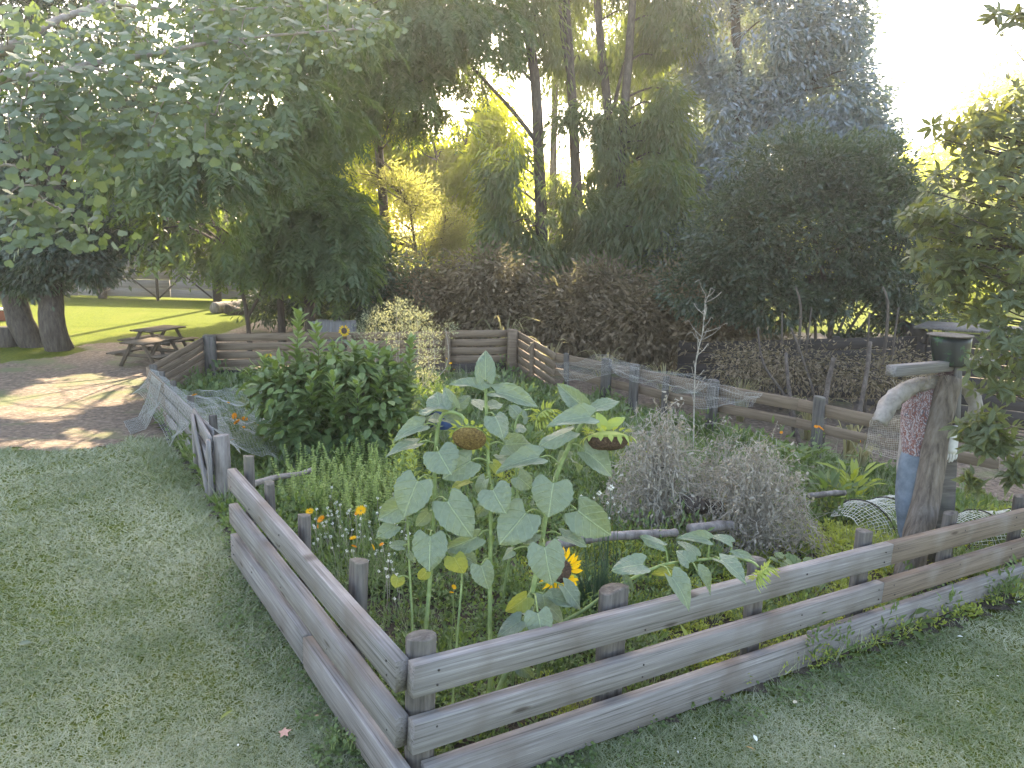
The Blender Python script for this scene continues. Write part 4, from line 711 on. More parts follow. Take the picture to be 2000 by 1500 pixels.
r = sunflower('sunflower bending right under a wide dark drooping seed head', [(955, 1400, 3.95), (990, 1310, 3.95), (1027, 1210, 4.0), (1055, 1080, 4.02), (1066, 1010, 4.04), (1087, 930, 4.06), (1108, 880, 4.08), (1134, 832, 4.1), (1155, 817, 4.08), (1176, 822, 4.04), (1184, 838, 4.02)], .016, .010, [
    ((1139, 793), (1087, 751), 34, 4.08, 'c', 0, None, 3), ((1162, 797), (1210, 780), 26, 4.05, 'u', 0), ((1156, 814), (1078, 814), 38, 4.0, 'u', -.08, None, 1), ((1118, 840), (1048, 864), 34, 4.0, 'u', -.05, None, 4), ((1112, 898), (1074, 901), 20, 4.1, 'd', .1), ((1115, 898), (1141, 903), 20, 4.1, 'd', .1),
    ((1140, 880), (1208, 922), 44, 4.02, 'r', 0, None, 3), ((1081, 941), (1071, 1008), 76, 3.92, 'c', -.06, None, 0), ((1029, 1000), (975, 1062), 72, 3.92, 'c', -.06, None, 2), ((1126, 995), (1192, 1052), 66, 3.98, 'c', -.03, None, 1), ((1048, 1041), (1020, 1062), 26, 3.95, 'u'), ((1063, 1066), (1075, 1144), 66, 3.86, 'c', -.05, None, 0),
    ((1001, 1074), (975, 1086), 22, 3.98, 'u'), ((1030, 1165), (988, 1203), 34, 3.93, 'c', 0, SY), ((1019, 1211), (970, 1242), 34, 3.9, 'u', -.03), ((1050, 1195), (1060, 1249), 52, 3.72, 'c', -.05, None, 2), ((1060, 1160), (1066, 1195), 34, 3.98, 'c'), ((1075, 1165), (1127, 1180), 28, 4.0, 'u'), ((1100, 1143), (1140, 1190), 34, 4.02, 'r', 0), ((1096, 1045), (1150, 1062), 28, 4.0, 'u'), ((1055, 893), (972, 902), 40, 3.95, 'u', -.06, None, 1), ((1010, 1296), (1045, 1330), 24, 3.95, 'c'),
    ((1180, 838), (1168, 805), 22, 4.0, 'c', 0, M['bract'], 2), ((1188, 832), (1222, 815), 18, 4.02, 'c', 0, M['bract'], 2)])
flowerhead(r, P(1187, 856, 4.02), (.03, -.34, -.94), .112, M['seeds_dark'], 32, .38, .6, dome=.55, back=.35)
r = sunflower('sunflower leaning low across the front fence with a closed green bud', [(1060, 1260, 4.0), (1150, 1185, 4.05), (1215, 1140, 4.1), (1290, 1105, 4.15), (1345, 1096, 4.2), (1420, 1090, 4.25), (1465, 1096, 4.2), (1482, 1108, 4.15)], .010, .007, [
    ((1258, 1102), (1197, 1109), 40, 4.05, 'u', -.06, None, 2), ((1297, 1066), (1253, 1043), 22, 4.15, 'u'), ((1385, 1055), (1328, 1041), 24, 4.2, 'u'), ((1361, 1086), (1340, 1052), 22, 4.2, 'u'), ((1347, 1100), (1330, 1074), 32, 4.15, 'u'), ((1429, 1060), (1400, 1038), 20, 4.25, 'u'), ((1405, 1093), (1462, 1124), 38, 4.15, 'u', -.1, None, 1),
    ((1310, 1125), (1358, 1181), 38, 4.02, 'r', -.08, None, 3), ((1362, 1116), (1403, 1156), 26, 4.1, 'r', 0, None, 3), ((1432, 1082), (1484, 1081), 16, 4.22, 'u'), ((1230, 1150), (1215, 1110), 14, 4.1, 'c'), ((1315, 1112), (1275, 1125), 20, 4.2, 'c', 0, SY)])
flowerhead(r, P(1492, 1122, 4.12), (.55, -.55, -.5), .052, M['bract'], 46, .8, .95, dome=.15, back=.5)
r = sunflower('short sunflower with one open yellow flower half hidden by a leaf', [(1005, 1300, 4.3), (1045, 1190, 4.25), (1075, 1140, 4.2), (1090, 1122, 4.16)], .008, .006, [((1060, 1180), (1115, 1205), 28, 4.25, 'u'), ((1040, 1200), (1000, 1185), 24, 4.3, 'u')])
flowerhead(r, P(1096, 1116, 4.08), (.45, -.85, .1), .064, M['seeds_dark'], 20, .6, .3, petals=26, dome=.2)
sunflower('thin young sunflower left of the golden seed head', [(806, 1250, 3.98), (801, 1130, 4.0), (795, 1010, 4.02), (790, 985, 4.02)], .007, .005, [
    ((772, 1025), (732, 1052), 30, 3.98, 'c', 0, None, 2), ((788, 1066), (758, 1062), 18, 4.0, 'u'), ((778, 1127), (772, 1151), 26, 3.96, 'c', 0, SY), ((783, 985), (742, 1008), 26, 4.0, 'u'), ((795, 985), (770, 958), 22, 4.05, 'c'), ((798, 1080), (812, 1100), 12, 4.0, 'c')])
sunflower('thin young sunflower with a yellowing leaf behind the middle of the fence corner', [(884, 1380, 3.9), (894, 1230, 3.95), (902, 1130, 4.0), (898, 1080, 4.0)], .0075, .005, [((887, 1086), (902, 1125), 42, 3.93, 'c', 0, SY, 1), ((905, 1085), (935, 1100), 26, 4.0, 'u'), ((893, 1080), (872, 1060), 22, 4.05, 'c')])
r = sunflower('young sunflower bud behind the tallest stem with two pale leaves', [(985, 1150, 5.2), (1010, 1000, 5.1), (1005, 850, 5.0), (1020, 805, 5.0), (1045, 800, 5.0)], .010, .006, [((1015, 812), (995, 790), 24, 5.0, 'u'), ((1022, 815), (1032, 814), 26, 4.95, 'c'), ((1008, 835), (1028, 832), 18, 5.0, 'd'), ((1005, 880), (970, 895), 34, 5.0, 'u'), ((1010, 930), (1040, 955), 36, 5.0, 'c')])
flowerhead(r, P(1064, 812, 4.95), (.5, -.5, -.6), .06, M['bract'], 44, .8, .9, dome=.15)
for lab, px, py, D, sl_, R in (('small far sunflower in bloom above the lemon tree', 672, 646, 11.6, 1, .046), ('small far yellow sunflower left of the lemon tree shoots', 525, 698, 11.4, 1, .03)):
    c = P(px, py, D); g = GZ(c); root = thing('sunflower', lab, 'sunflower', g, 'small sunflowers behind the lemon tree'); mb = MB(); st = curvetube(mb, [g, lerp(g, c, .6)+(-.06, 0, 0), c+(-.03, .03, 0)], .009, .006, 6, 6)
    for i in range(7): z = .45+.07*i; b_ = lerp(g, c, z); sd = (-1)**i; bx_ = proj(b_); sunleaf(root, mb, st, (bx_[0]+sd*2, bx_[1]), (bx_[0]+sd*14, bx_[1]+6), 10, bx_[2], 'u')
    mb.build('stem', M['stem'], root, smooth=True); flowerhead(root, c, (.55, -.7, .2), R, M['seeds_dark'], 14, .5, .3, petals=18)

# ------------------------------------------------------------------ shoots, bushes, herbs
def shoots(bases, hs, lean, step, per, L, Wd, up=.35, t0=.05, taper=.5, tint=.5, top=.0, r=.003, mb=None, droop=0.):
    """stems with whorls of leaves; returns leaf arrays"""
    out = dict(pos=[], D=[], N=[], L=[], W=[], tint=[])
    for b, h in zip(bases, hs):
        ln = np.array([*rng.normal(0, lean, 2), 1.]); q = spline([b, b+ln*h*.5+rng.normal(0, .02*h, 3), b+ln*h*np.array([1.3, 1.3, 1])+np.array([0, 0, -.05*h])], 6)
        if mb is not None: V, F = tube(q, np.linspace(r, r*.4, len(q)), 4); mb.add(V, F)
        n = max(2, int(h*(1-t0)/step)); a0 = rng.random()*6; tt0 = tint+rng.normal(0, .1)
        for i in range(n):
            t = t0+(1-t0)*i/(n-1); p = np.array([np.interp(t, np.linspace(0, 1, len(q)), q[:, k]) for k in range(3)]); a0 += 2.4 if per == 1 else math.pi/2*(1 if per == 2 else .55)
            for j in range(per):
                a = a0+j*2*math.pi/per+rng.normal(0, .2); s = (1-taper*t)*(1+rng.normal(0, .18))
                out['pos'].append(p); out['D'].append((math.cos(a), math.sin(a), up+t*t*.8-droop+rng.normal(0, .15))); out['N'].append((rng.normal(0, .2)-.5*math.cos(a)*up, rng.normal(0, .2)-.5*math.sin(a)*up, 1)); out['L'].append(L*s); out['W'].append(Wd*s); out['tint'].append(tt0+top*t*t+rng.normal(0, .12))
    o = {k: np.array(v) for k, v in out.items()}; o['tint'] = o['tint'].clip(0, 1); return o
KEYS = ('pos', 'D', 'N', 'L', 'W', 'tint')
def plant(name, label, cat_, g, bs, t, key, mat, stems=None, nparts=0, group=None, stemmat='stem', fname='foliage', pname='leaf'):
    root = thing(name, label, cat_, g, group)
    if stems is not None and stems.V: stems.build('stems', M[stemmat], root, smooth=True, kind='stuff')
    b = {k: np.concatenate([x[k] for x in bs if x is not None]) for k in KEYS}; k = b['pos'][:, 2] > gz(b['pos'][:, 0], b['pos'][:, 1])+.015
    foliage(root, t, key, mat, *(b[q][k] for q in KEYS), nparts=nparts, name=fname, pname=pname); return root
def spots(n, poly, D=None):
    """random ground points inside an outline given on the ground"""
    pl = np.array([G(*p)[:2] for p in poly]); lo, hi = pl.min(0), pl.max(0); out = np.zeros((0, 2))
    while len(out) < n: q = lo+(hi-lo)*rng.random((n*2, 2)); out = np.concatenate([out, q[inpoly(q[:, 0], q[:, 1], [tuple(v) for v in pl])]])
    out = out[:n]; return np.column_stack([out, gz(out[:, 0], out[:, 1])+.03])
mb = MB(); g = GZ(P(640, 900, 8.4)); tr = curvetube(mb, [g, P(655, 840, 8.4), P(640, 760, 8.4)], .03, .015, 8, 5)
for px, py in ((560, 760), (720, 760), (600, 800), (690, 820), (540, 800), (780, 790)): curvetube(mb, [P(650, 850, 8.4), lerp(P(650, 850, 8.4), P(px, py, 8.3), .5)+(0, 0, .05), P(px, py, 8.3)], .016, .006, 5, 4)
lb = dict(droop=.25, shell=.4, gap=-.9, kgap=4.5, updir=.9, flat=.8)
def lem(px, py, D, r, n, tint=0.): b = B(px, py, D, *r, int(n*1.15), 9, .085, .13, .068, **lb); b['tint'] = (b['tint']*.8+tint).clip(0, 1); return b
def lshoot(x0, y0, x1, y1, D, tint=.75): b = P(x0, y0, D); t = P(x1, y1, D); return shoots([b], [np.linalg.norm(t-b)],   .03, .015, 1, .21, .088, up=.6, t0=.02, taper=.45, tint=tint, top=.4, r=.006, mb=mb)
plant('lemon_tree', 'glossy green lemon tree with tall pale upright shoots', 'lemon tree', g,
      [lem(640, 770, 8.4, (.62, .5, .36), 120), lem(560, 760, 8.3, (.34, .4, .3), 60, .05), lem(710, 760, 8.3, (.42, .4, .34), 90, .05), lem(660, 850, 8.2, (.5, .4, .28), 90, -.1), lem(590, 830, 8.2, (.36, .35, .26), 60, -.08), lem(720, 830, 8.3, (.36, .4, .26), 60, -.1), lem(640, 890, 8.1, (.3, .3, .12), 30, -.15), lem(740, 710, 8.3, (.22, .25, .16), 28, .2), lem(690, 715, 8.3, (.25, .25, .14), 26, .1),
       lshoot(572, 790, 558, 606, 8.3), lshoot(620, 740, 614, 632, 8.3, .8), lshoot(790, 870, 782, 652, 8.4, .55), lshoot(800, 850, 815, 735, 8.5, .5), lshoot(655, 830, 655, 728, 7.9, .85), lshoot(520, 780, 505, 698, 8.3, .55), lshoot(545, 800, 525, 730, 8.2, .5), lshoot(722, 760, 740, 680, 8.3, .75), lshoot(590, 780, 580, 690, 8.3, .6), lshoot(785, 860, 795, 800, 8.2, .8), lshoot(490, 800, 478, 725, 8.3, .5), lshoot(690, 740, 685, 672, 8.4, .6), lshoot(760, 760, 764, 690, 8.4, .6), lshoot(745, 800, 775, 745, 8.1, .7), lshoot(610, 800, 605, 735, 7.9, .8), lshoot(700, 810, 705, 745, 7.9, .7), lshoot(830, 850, 838, 780, 8.5, .5), lshoot(650, 740, 642, 668, 8.5, .7)],
      T_OVAL, 'leaf', M['lemon'], mb, nparts=280, stemmat='bark')
mb = MB(); bs = spots(250, [(548, 1005), (580, 960), (700, 938), (800, 950), (790, 1030), (700, 1070), (600, 1050)])
b = shoots(bs, rng.uniform(.30, .52, len(bs)), .10, .022, 4, .048, .030, up=.25, taper=.65, tint=.5, top=.35, r=.0025, mb=mb)
plant('mint_clump', 'bright green clump of upright small leaved herb stems by the left rail', 'herb', bs.mean(0), [b], T_RHOMB, 'leaf', M['mint'], mb)
mb = MB(); bs = spots(30, [(760, 960), (830, 930), (840, 1000), (780, 1020)])
b = shoots(bs, rng.uniform(.35, .6, len(bs)), .14, .05, 2, .10, .035, up=.5, taper=.4, tint=.5, top=.3, r=.004, mb=mb)
plant('leafy_weed', 'pale green leafy weed between the herb clump and the sunflowers', 'weed', bs.mean(0), [b], T_OVAL, 'leaf', M['weedy'], mb)
# daisies and clover heads
def daisy_mesh(mat, n=15):
    mb = MB(); a = np.arange(n*2)*2*math.pi/n*.5*2.03; D = np.stack([np.cos(a), np.sin(a), np.full(n*2, .25)+(np.arange(n*2) % 2)*.25], -1)
    inst(mb, T_RHOMB, D*.12, D, np.tile((0, 0, 1.), (n*2, 1)), .88, .3, .5); return mb.mesh('daisy_petals', mat)
def puff_mesh(mat):
    mb = MB(); u = norm(rng.normal(size=(26, 3))); inst(mb, T_RHOMB, u*.25, u, rng.normal(size=(26, 3)), .75, .5, .5); return mb.mesh('flower_tuft', mat)
DY, DO, PW = daisy_mesh(M['yellow_petal']), daisy_mesh(M['orange_petal']), puff_mesh(M['white_petal'])
def flowers(root, name, me, items, face=(0, -.55, .8)):
    for px, py, D, r in items: leaf_obj(name, me, root, P(px, py, D), norm(rng.normal(size=3)), np.array(face)+rng.normal(0, .3, 3), r, r)
mb = MB(); bs = spots(110, [(590, 1110), (640, 1040), (760, 1060), (800, 1180), (760, 1260), (690, 1190)])
b = shoots(bs, rng.uniform(.25, .42, len(bs)), .22, .022, 1, .055, .016, up=.5, taper=.5, tint=.35, top=.25, r=.0025, mb=mb)
fl = [(605, 1000, 5.2, .032), (628, 1015, 5.1, .033), (622, 1028, 5.1, .016), (705, 998, 4.9, .04), (697, 1003, 4.9, .018), (690, 1052, 4.7, .026), (691, 1068, 4.7, .02), (731, 1068, 4.6, .022), (746, 1064, 4.6, .018), (886, 1147, 4.3, .018), (882, 1158, 4.3, .015)]
for px, py, D, r in fl: c = P(px, py, D); q = GZ(c)+(rng.normal(0, .04), rng.normal(0, .04), 0); curvetube(mb, [q, lerp(q, c, .6)+(0.01, 0, .02), c], .0025, .002, 4, 4)
root = plant('marigold_plant', 'wiry marigold patch with yellow and orange flowers by the left rail', 'flowers', bs.mean(0), [b], T_RHOMB, 'leaf', M['weed'], mb)
flowers(root, 'flower', DY, [f for i, f in enumerate(fl) if i not in (1, 2, 4, 6, 8)]); flowers(root, 'flower', DO, [f for i, f in enumerate(fl) if i in (1, 2, 4, 6, 8)])
mb = MB(); bs = spots(90, [(600, 1090), (640, 1030), (760, 1050), (810, 1150), (770, 1230), (690, 1170)]); hs = rng.uniform(.16, .36, len(bs)); root = thing('clover_plant', 'white headed clover stems growing through the marigold patch', 'flowers', bs.mean(0)); me = PW
for q, h in zip(bs, hs): c = q+np.array([rng.normal(0, .05), rng.normal(0, .05), h]); curvetube(mb, [q, lerp(q, c, .5)+(.01, 0, 0), c], .002, .0015, 4, 4); leaf_obj('flower_head', me, root, c, rng.normal(size=3), (0, 0, 1), .014, .014)
mb.build('stems', M['drystem'], root, kind='stuff')
# chives with white umbels
g = G(1165, 1225); root = thing('garlic_chives', 'dark green clump of chive blades with white flower heads on tall stems', 'chives', g); mb = MB(); n = 260
a = rng.random(n)*6.28; rr = .13*np.sqrt(rng.random(n)); pos = g+np.stack([np.cos(a)*rr, np.sin(a)*rr, np.zeros(n)], -1)
for i in range(n):
    h = rng.uniform(.28, .5); o = np.array([math.cos(a[i]), math.sin(a[i]), 0])*rng.uniform(.02, .25)*h; q = spline([pos[i], pos[i]+o*.3+(0, 0, h*.6), pos[i]+o+(0, 0, h*rng.uniform(.85, 1))], 4); V, F = tube(q, np.linspace(.0035, .0008, len(q)), 3); mb.add(V, F, rng.random())
mb.build('blades', M['chive'], root, kind='stuff'); mb = MB()
for px, py, r in ((1193, 952, .024), (1170, 963, .019), (1138, 976, .022), (1135, 968, .009), (1160, 972, .008), (1186, 982, .012), (1196, 972, .009), (1200, 985, .008), (1158, 1000, .01), (1176, 995, .009), (1208, 1000, .008), (1190, 1012, .009)):
    c = P(px, py, 4.95); q = g+np.array([rng.normal(0, .05), rng.normal(0, .05), 0]); curvetube(mb, [q, lerp(q, c, .5)+(rng.normal(0, .02), 0, 0), c], .0032, .002, 5, 5); leaf_obj('flower_head', PW, root, c, (1, 0, 0), (0, -.3, 1), r, r)
mb.build('flower_stems', M['chive'], root, kind='stuff')
# dried vines
def dried(label, px, py, D, rx, rz, n, nl, group='dried vines'):
    g = GZ(P(px, py, D)); root = thing('dried_vine', label, 'dead plant', g, group); mb = MB(); tips = []
    for i in range(n//2):
        a = rng.random()*6.28; e = rng.random()**.6; d = np.array([math.cos(a)*rx*e, math.sin(a)*rx*.8*e, rz*math.sqrt(max(.03, 1-e*e*.92))*rng.uniform(.55, 1.05)]); p = g+d; m = g+d*np.array([.4, .4, .7])+rng.normal(0, .07, 3)
        end = p+np.array([d[0]*.45, d[1]*.45, -rng.uniform(.1, .6)*rz*e])+rng.normal(0, .06, 3); end[2] = max(end[2], g[2]+.05); q = curvetube(mb, [g+np.array([d[0]*.3, d[1]*.3, 0]), m, p, lerp(p, end, .5)+rng.normal(0, .04, 3), end], rng.uniform(.002, .006), .0012, 4, 4, wob=.014); tips.append(q[len(q)//3:])
    for i in range(int(n*1.9)):
        u = norm(rng.normal(size=3)); u[2] = abs(u[2]); c = g+u*np.array([rx, rx*.8, rz])*rng.uniform(.55, 1.03); dv = rng.normal(0, .09, 3); q = curvetube(mb, [c-dv, c+rng.normal(0, .03, 3), c+dv, c+dv*.8+rng.normal(0, .04, 3)-(0, 0, .05)], .0022, .001, 3, 4); tips.append(q)
    mb.build('stems', M['drystem'], root, kind='stuff'); tips = np.concatenate(tips); idx = rng.integers(0, len(tips), nl); pos = tips[idx]+rng.normal(0, .02, (nl, 3)); pos = pos[pos[:, 2] > g[2]+.02+.25*rng.random(len(pos))*rz]; m = len(pos)
    foliage(root, T_STRAP, 'leaf', M['dryleaf'], pos, rng.normal(0, .7, (m, 3))+(0, 0, -.7), rng.normal(size=(m, 3)), rng.uniform(.02, .05, m), rng.uniform(.010, .024, m), rng.random(m), name='dead_leaves'); return root
dried('grey dried vine heap to the left of the dark stem, behind the seed head', 1282, 1010, 6.9, .44, 1.18, 290, 3000)
dried('grey dried vine heap sprawling right of the pale light gap', 1472, 1030, 6.7, .50, .98, 310, 3200)
dried('small grey dried vine leaning between the two large heaps', 1395, 1000, 7.3, .2, 1.05, 60, 500)
mb = MB(); bs = spots(9, [(1335, 1000), (1370, 1000), (1370, 960), (1335, 960)]); b = shoots(bs, rng.uniform(.5, .8, 9), .06, .03, 2, .06, .02, up=.6, tint=.2, mb=mb, r=.004)
plant('leafy_weed', 'dark upright weed between the dried vine heaps', 'weed', bs.mean(0), [b], T_RHOMB, 'leaf', M['weed'], mb)
# leafy plants at the right of the bed
def rosette(label, name, cat_, px, py, D, n, L, Wd, mat, h=.1, nparts=0, group=None, up=.6, t=T_OVAL, tint=.5, spread=.12, flowers_=None):
    g = GZ(P(px, py, D)); a = np.arange(n)*2.4; rr = rng.random(n); pos = g+np.stack([np.cos(a)*rr*spread, np.sin(a)*rr*spread, .03+rng.random(n)*h], -1)
    D_ = np.stack([np.cos(a), np.sin(a), up*(1.4-rr)+rng.normal(0, .2, n)], -1); root = thing(name, label, cat_, g, group)
    foliage(root, t, 'leaf', mat, pos, D_, np.array([0, 0, 1.])+rng.normal(0, .25, (n, 3)), L*(1+rng.normal(0, .2, n)).clip(.4, 1.6), Wd*np.ones(n), (tint+rng.normal(0, .15, n)).clip(0, 1), nparts=nparts); return root
rosette('blue green broad leaved cabbage plant behind the front rail', 'cabbage_plant', 'vegetable', 1556, 1085, 5.9, 60, .09, .08, M['lemon'], .24, 60, spread=.16)
rosette('yellow green docks with long leaves beside the marigolds', 'dock_plant', 'weed', 1620, 950, 8.1, 60, .22, .06, M['weed'], .3, 50, 'leafy weeds near the scarecrow', up=1.0, spread=.3)
rosette('tall yellow leaved weed with brown tips near the chicken wire', 'dock_plant', 'weed', 1665, 940, 8.2, 44, .2, .05, M['weedy'], .42, 40, 'leafy weeds near the scarecrow', up=1.2, spread=.18, tint=.4)
rosette('single large dock leaf clump by the net tunnel', 'dock_plant', 'weed', 1668, 985, 7.6, 10, .24, .08, M['weed'], .05, 10, 'leafy weeds near the scarecrow', up=1.6, spread=.05, tint=.8)
rosette('dark green leafy clump beneath the low back fence', 'leafy_weed', 'weed', 1560, 870, 9.0, 150, .11, .06, M['weed'], .4, 60, spread=.5, tint=.6)
rosette('round leaved green plant under the right rails', 'leafy_weed', 'weed', 1770, 1165, 5.5, 40, .09, .08, M['weed'], .12, 40, spread=.2, tint=.4)
rosette('pale leaved plantain clump seen below the top rail', 'leafy_weed', 'weed', 1360, 1240, 4.7, 26, .12, .035, M['weedy'], .1, 26, spread=.08, tint=.9, up=1.1)
rosette('silvery leaved plant behind the lemon tree beside the shoots', 'leafy_weed', 'weed', 765, 850, 9.3, 160, .12, .022, M['silver'], .75, 0, spread=.35, t=T_RHOMB)
rosette('curly pale lettuce at the near edge of the netted bed', 'lettuce', 'vegetable', 487, 920, 7.6, 40, .11, .09, M['mint'], .1, 40, spread=.12, tint=.7)
def floral(label, items, me, D0, stemtop=.0):
    c0 = GZ(P(items[0][0], items[0][1]+40, D0)); root = thing('marigold_plant', label, 'flowers', c0, 'marigolds'); mb = MB(); pos = []
    for px, py, D, r in items:
        c = P(px, py, D); q = GZ(c)+rng.normal(0, .03, 3)*(1, 1, 0); curvetube(mb, [q, lerp(q, c, .6), c], .003, .002, 4, 4); leaf_obj('flower', me, root, c, rng.normal(size=3), np.array((0, -.5, .8))+rng.normal(0, .3, 3), r, r)
        for _ in range(26): pos.append(lerp(q, c, rng.random()*.9)+rng.normal(0, .04, 3))
    mb.build('stems', M['stem'], root, kind='stuff'); pos = np.array(pos); n = len(pos); foliage(root, T_RHOMB, 'leaf', M['weed'], pos, rng.normal(size=(n, 3))+(0, 0, .4), rng.normal(size=(n, 3))*.4+(0, 0, 1), .06, .018, rng.random(n))
floral('orange marigolds poking through the pale net on the left bed', [(459, 813, 8.6, .045), (464, 825, 8.5, .05), (478, 819, 8.5, .04), (501, 829, 8.4, .04), (476, 835, 8.4, .022), (379, 773, 9.8, .045), (452, 860, 8.0, .025), (446, 787, 9.2, .02)], DO, 8.6)
floral('orange marigolds among green leaves under the low back fence', [(1602, 837, 8.9, .05), (1594, 834, 8.9, .03), (1526, 845, 8.9, .022), (1680, 862, 8.5, .02)], DO, 8.9)
floral('tiny yellow flowers beside the seeding plant', [(880, 710, 12.2, .03), (873, 700, 12.2, .02), (887, 722, 12.2, .02)], DY, 12.2)
# tall seeding plant, sunlit
mb = MB(); D = 12.6; g = GZ(P(790, 800, D)); bl2 = []
for px, py, rx, rz, n in ((735, 625, .25, .2, 17), (775, 605, .25, .16, 16), (815, 625, .28, .18, 17), (845, 650, .22, .16, 11), (780, 650, .4, .2, 20), (835, 690, .22, .2, 14), (825, 735, .25, .25, 18), (860, 780, .28, .22, 20), (715, 655, .2, .2, 9), (870, 640, .15, .1, 5)):
    bl2.append(B(px, py, D, rx, .3, rz, n, 26, .07, .045, .013, droop=-.3, shell=.2, gap=-3)); curvetube(mb, [g+rng.normal(0, .08, 3)*(1, 1, 0), P(px, (py+800)/2, D), P(px, py, D)], .008, .003, 4, 5)
plant('seeding_plant', 'tall pale feathery plant gone to seed against the far board fence', 'plant', g, bl2, T_RHOMB, 'leaf', M['cream'], mb, stemmat='drystem')
D = 10.6; g = GZ(P(850, 830, D)); mb = MB(); bs = spots(50, [(800, 850), (880, 850), (880, 800), (800, 800)]); b = shoots(bs, rng.uniform(.3, .7, 50), .2, .04, 1, .06, .022, up=.4, tint=.7, top=.2, mb=mb)
plant('leafy_weed', 'yellow green sunlit weed below the seeding plant', 'weed', g, [b], T_RHOMB, 'leaf', M['weedy'], mb)
# dry seed stalk
g = GZ(P(1362, 800, 9.6)); t = P(1378, 575, 9.6); root = thing('seed_stalk', 'tall thin dry seed stalk with curled side twigs before the dense shrub', 'dead plant', g); mb = MB(); q = curvetube(mb, [g, P(1358, 720, 9.6), P(1372, 650, 9.6), t], .010, .003, 5, 8)
for i in range(26): p = q[rng.integers(6, len(q))]; e = p+np.array([rng.normal(0, .09), rng.normal(0, .09), .08+rng.random()*.12]); curvetube(mb, [p, lerp(p, e, .6)+(0, 0, -.02), e, e+(rng.normal(0, .03), 0, -.03)], .004, .0025, 4, 4)
mb.build('stalk', M['drystem'], root, smooth=True)
# flax
def flax(label, px, py, D, n, L, mat='flax', up=1.6, wd=.045):
    g = GZ(P(px, py, D)); root = thing('flax_plant', label, 'flax', g, 'flax clumps')
    for i in range(n):
        a = rng.random()*6.28; o = np.array([math.cos(a), math.sin(a), 0]); l = L*rng.uniform(.6, 1.1); s = rng.uniform(.25, .8); q = spline([g+o*.05, g+o*l*.25*s+(0, 0, l*.55), g+o*l*.55*s+(0, 0, l*.85), g+o*l*(.95*s)+(0, 0, l*(.85-.5*s*rng.random()))], 4)
        T = norm(np.gradient(q, axis=0)); sd = norm(np.cross(T, o+rng.normal(0, .15, 3))); w = wd*np.sin(np.linspace(.35, math.pi, len(q)))[:, None]**.8*.5; k = len(q)
        V = np.concatenate([q-sd*w, q+norm(np.cross(sd, T))*w*.35, q+sd*w]); j = np.arange(k-1); F = np.concatenate([np.stack([j, j+1, j+1+k, j+k], -1), np.stack([j+k, j+k+1, j+1+2*k, j+2*k], -1)])
        MB().add(V, F, rng.random()).build('blade', M[mat], root, g, smooth=True)
flax('flax clump with sunlit arching blades right of the far corner post', 1075, 700, 14.2, 26, .95)
flax('flax clump with tall narrow blades behind the far corner post', 985, 690, 15.4, 22, 1.3)
flax('dry grey flax leaves leaning beside a pole at the back right', 1668, 800, 9.95, 9, .75, wd=.05)
flax('small dry flax leaves at the foot of the dark plank fence', 1700, 800, 9.8, 6, .5, wd=.04)
for lab, px, py, D, n, L in (('brown dry grass clump standing behind the sagging net', 1180, 720, 13.4, 40, .9), ('brown dry grass clump standing left of the seed stalk', 1300, 735, 12.6, 40, .8), ('brown dry grass clump right of the seed stalk', 1450, 760, 11.8, 40, .8), ('brown dry grass clump between the leaning poles', 1585, 785, 10.9, 36, .7), ('brown dry grass clump beside the scarecrow sleeve', 1690, 830, 9.3, 34, .5)):
    flax(lab, px, py, D, n, L, wd=.02)
for lab, a, b, r in (('grey leaning pole left of the dry flax behind the low fence', (1535, 690, 11.6), (1570, 800, 10.6), .045), ('thick grey pole leaning behind the low fence post', (1628, 700, 10.9), (1612, 800, 10.3), .06), ('pale slanting pole rising to the right of the dry flax', (1700, 668, 10.8), (1655, 800, 10.0), .05), ('thin dead branch leaning at the back of the low fence', (1480, 640, 12), (1560, 770, 11), .03), ('thin dead branch crossing behind the leaning poles', (1545, 640, 12), (1612, 745, 11.5), .03)):
    a, b = P(*a), P(*b); logs('leaning_pole', lab, GZ(b), a, r*.8, r*.55, M['bark'], 'pole', 8, .03, 'dead poles behind the low fence')
# logs and poles in the bed
logs('bed_log', 'short dark log with a cut end at the foot of the vine heaps', P(1338, 985, 6.6), P(1405, 992, 6.9), .075, .07, M['bark'], 'log', 12, .005)
logs('bed_log', 'pale log lying below the short dark log', P(1345, 1034, 6.2), P(1430, 1026, 6.4), .045, .04, M['log'], 'log', 12, .01)
logs('bed_log', 'long grey edging log across the bed behind the chives', P(1070, 1068, 5.35), P(1320, 1040, 5.9), .036, .03, M['log'], 'log', 12, .015)
logs('pale_pole', 'pale thin pole lying by the left fence end', P(495, 945, 6.5), P(610, 917, 7.2), .028, .022, M['palebark'], 'pole', 8, .01)
logs('bed_plank', 'grey offcut lying flat among the weeds before the net tunnel', P(1580, 968, 7.6), P(1650, 962, 7.8), .035, .03, M['log'], 'wood', 5, .005)
V, F = tube([P(862, 838, 8.9), P(862, 822, 8.9), P(862, 806, 8.9), P(862, 803, 8.9), P(862, 803, 8.9)-(0, 0, .004), P(862, 836, 8.9)], [.15, .16, .17, .19, .17, .14], 20, cap=True)
MB().add(V, F).build('blue_tub', plain('blue_plastic', (.05, .09, .19), .4), None, GZ(P(862, 838, 8.9)), label='blue plastic tub half hidden behind the sunflower leaves', cat='tub', smooth=False)

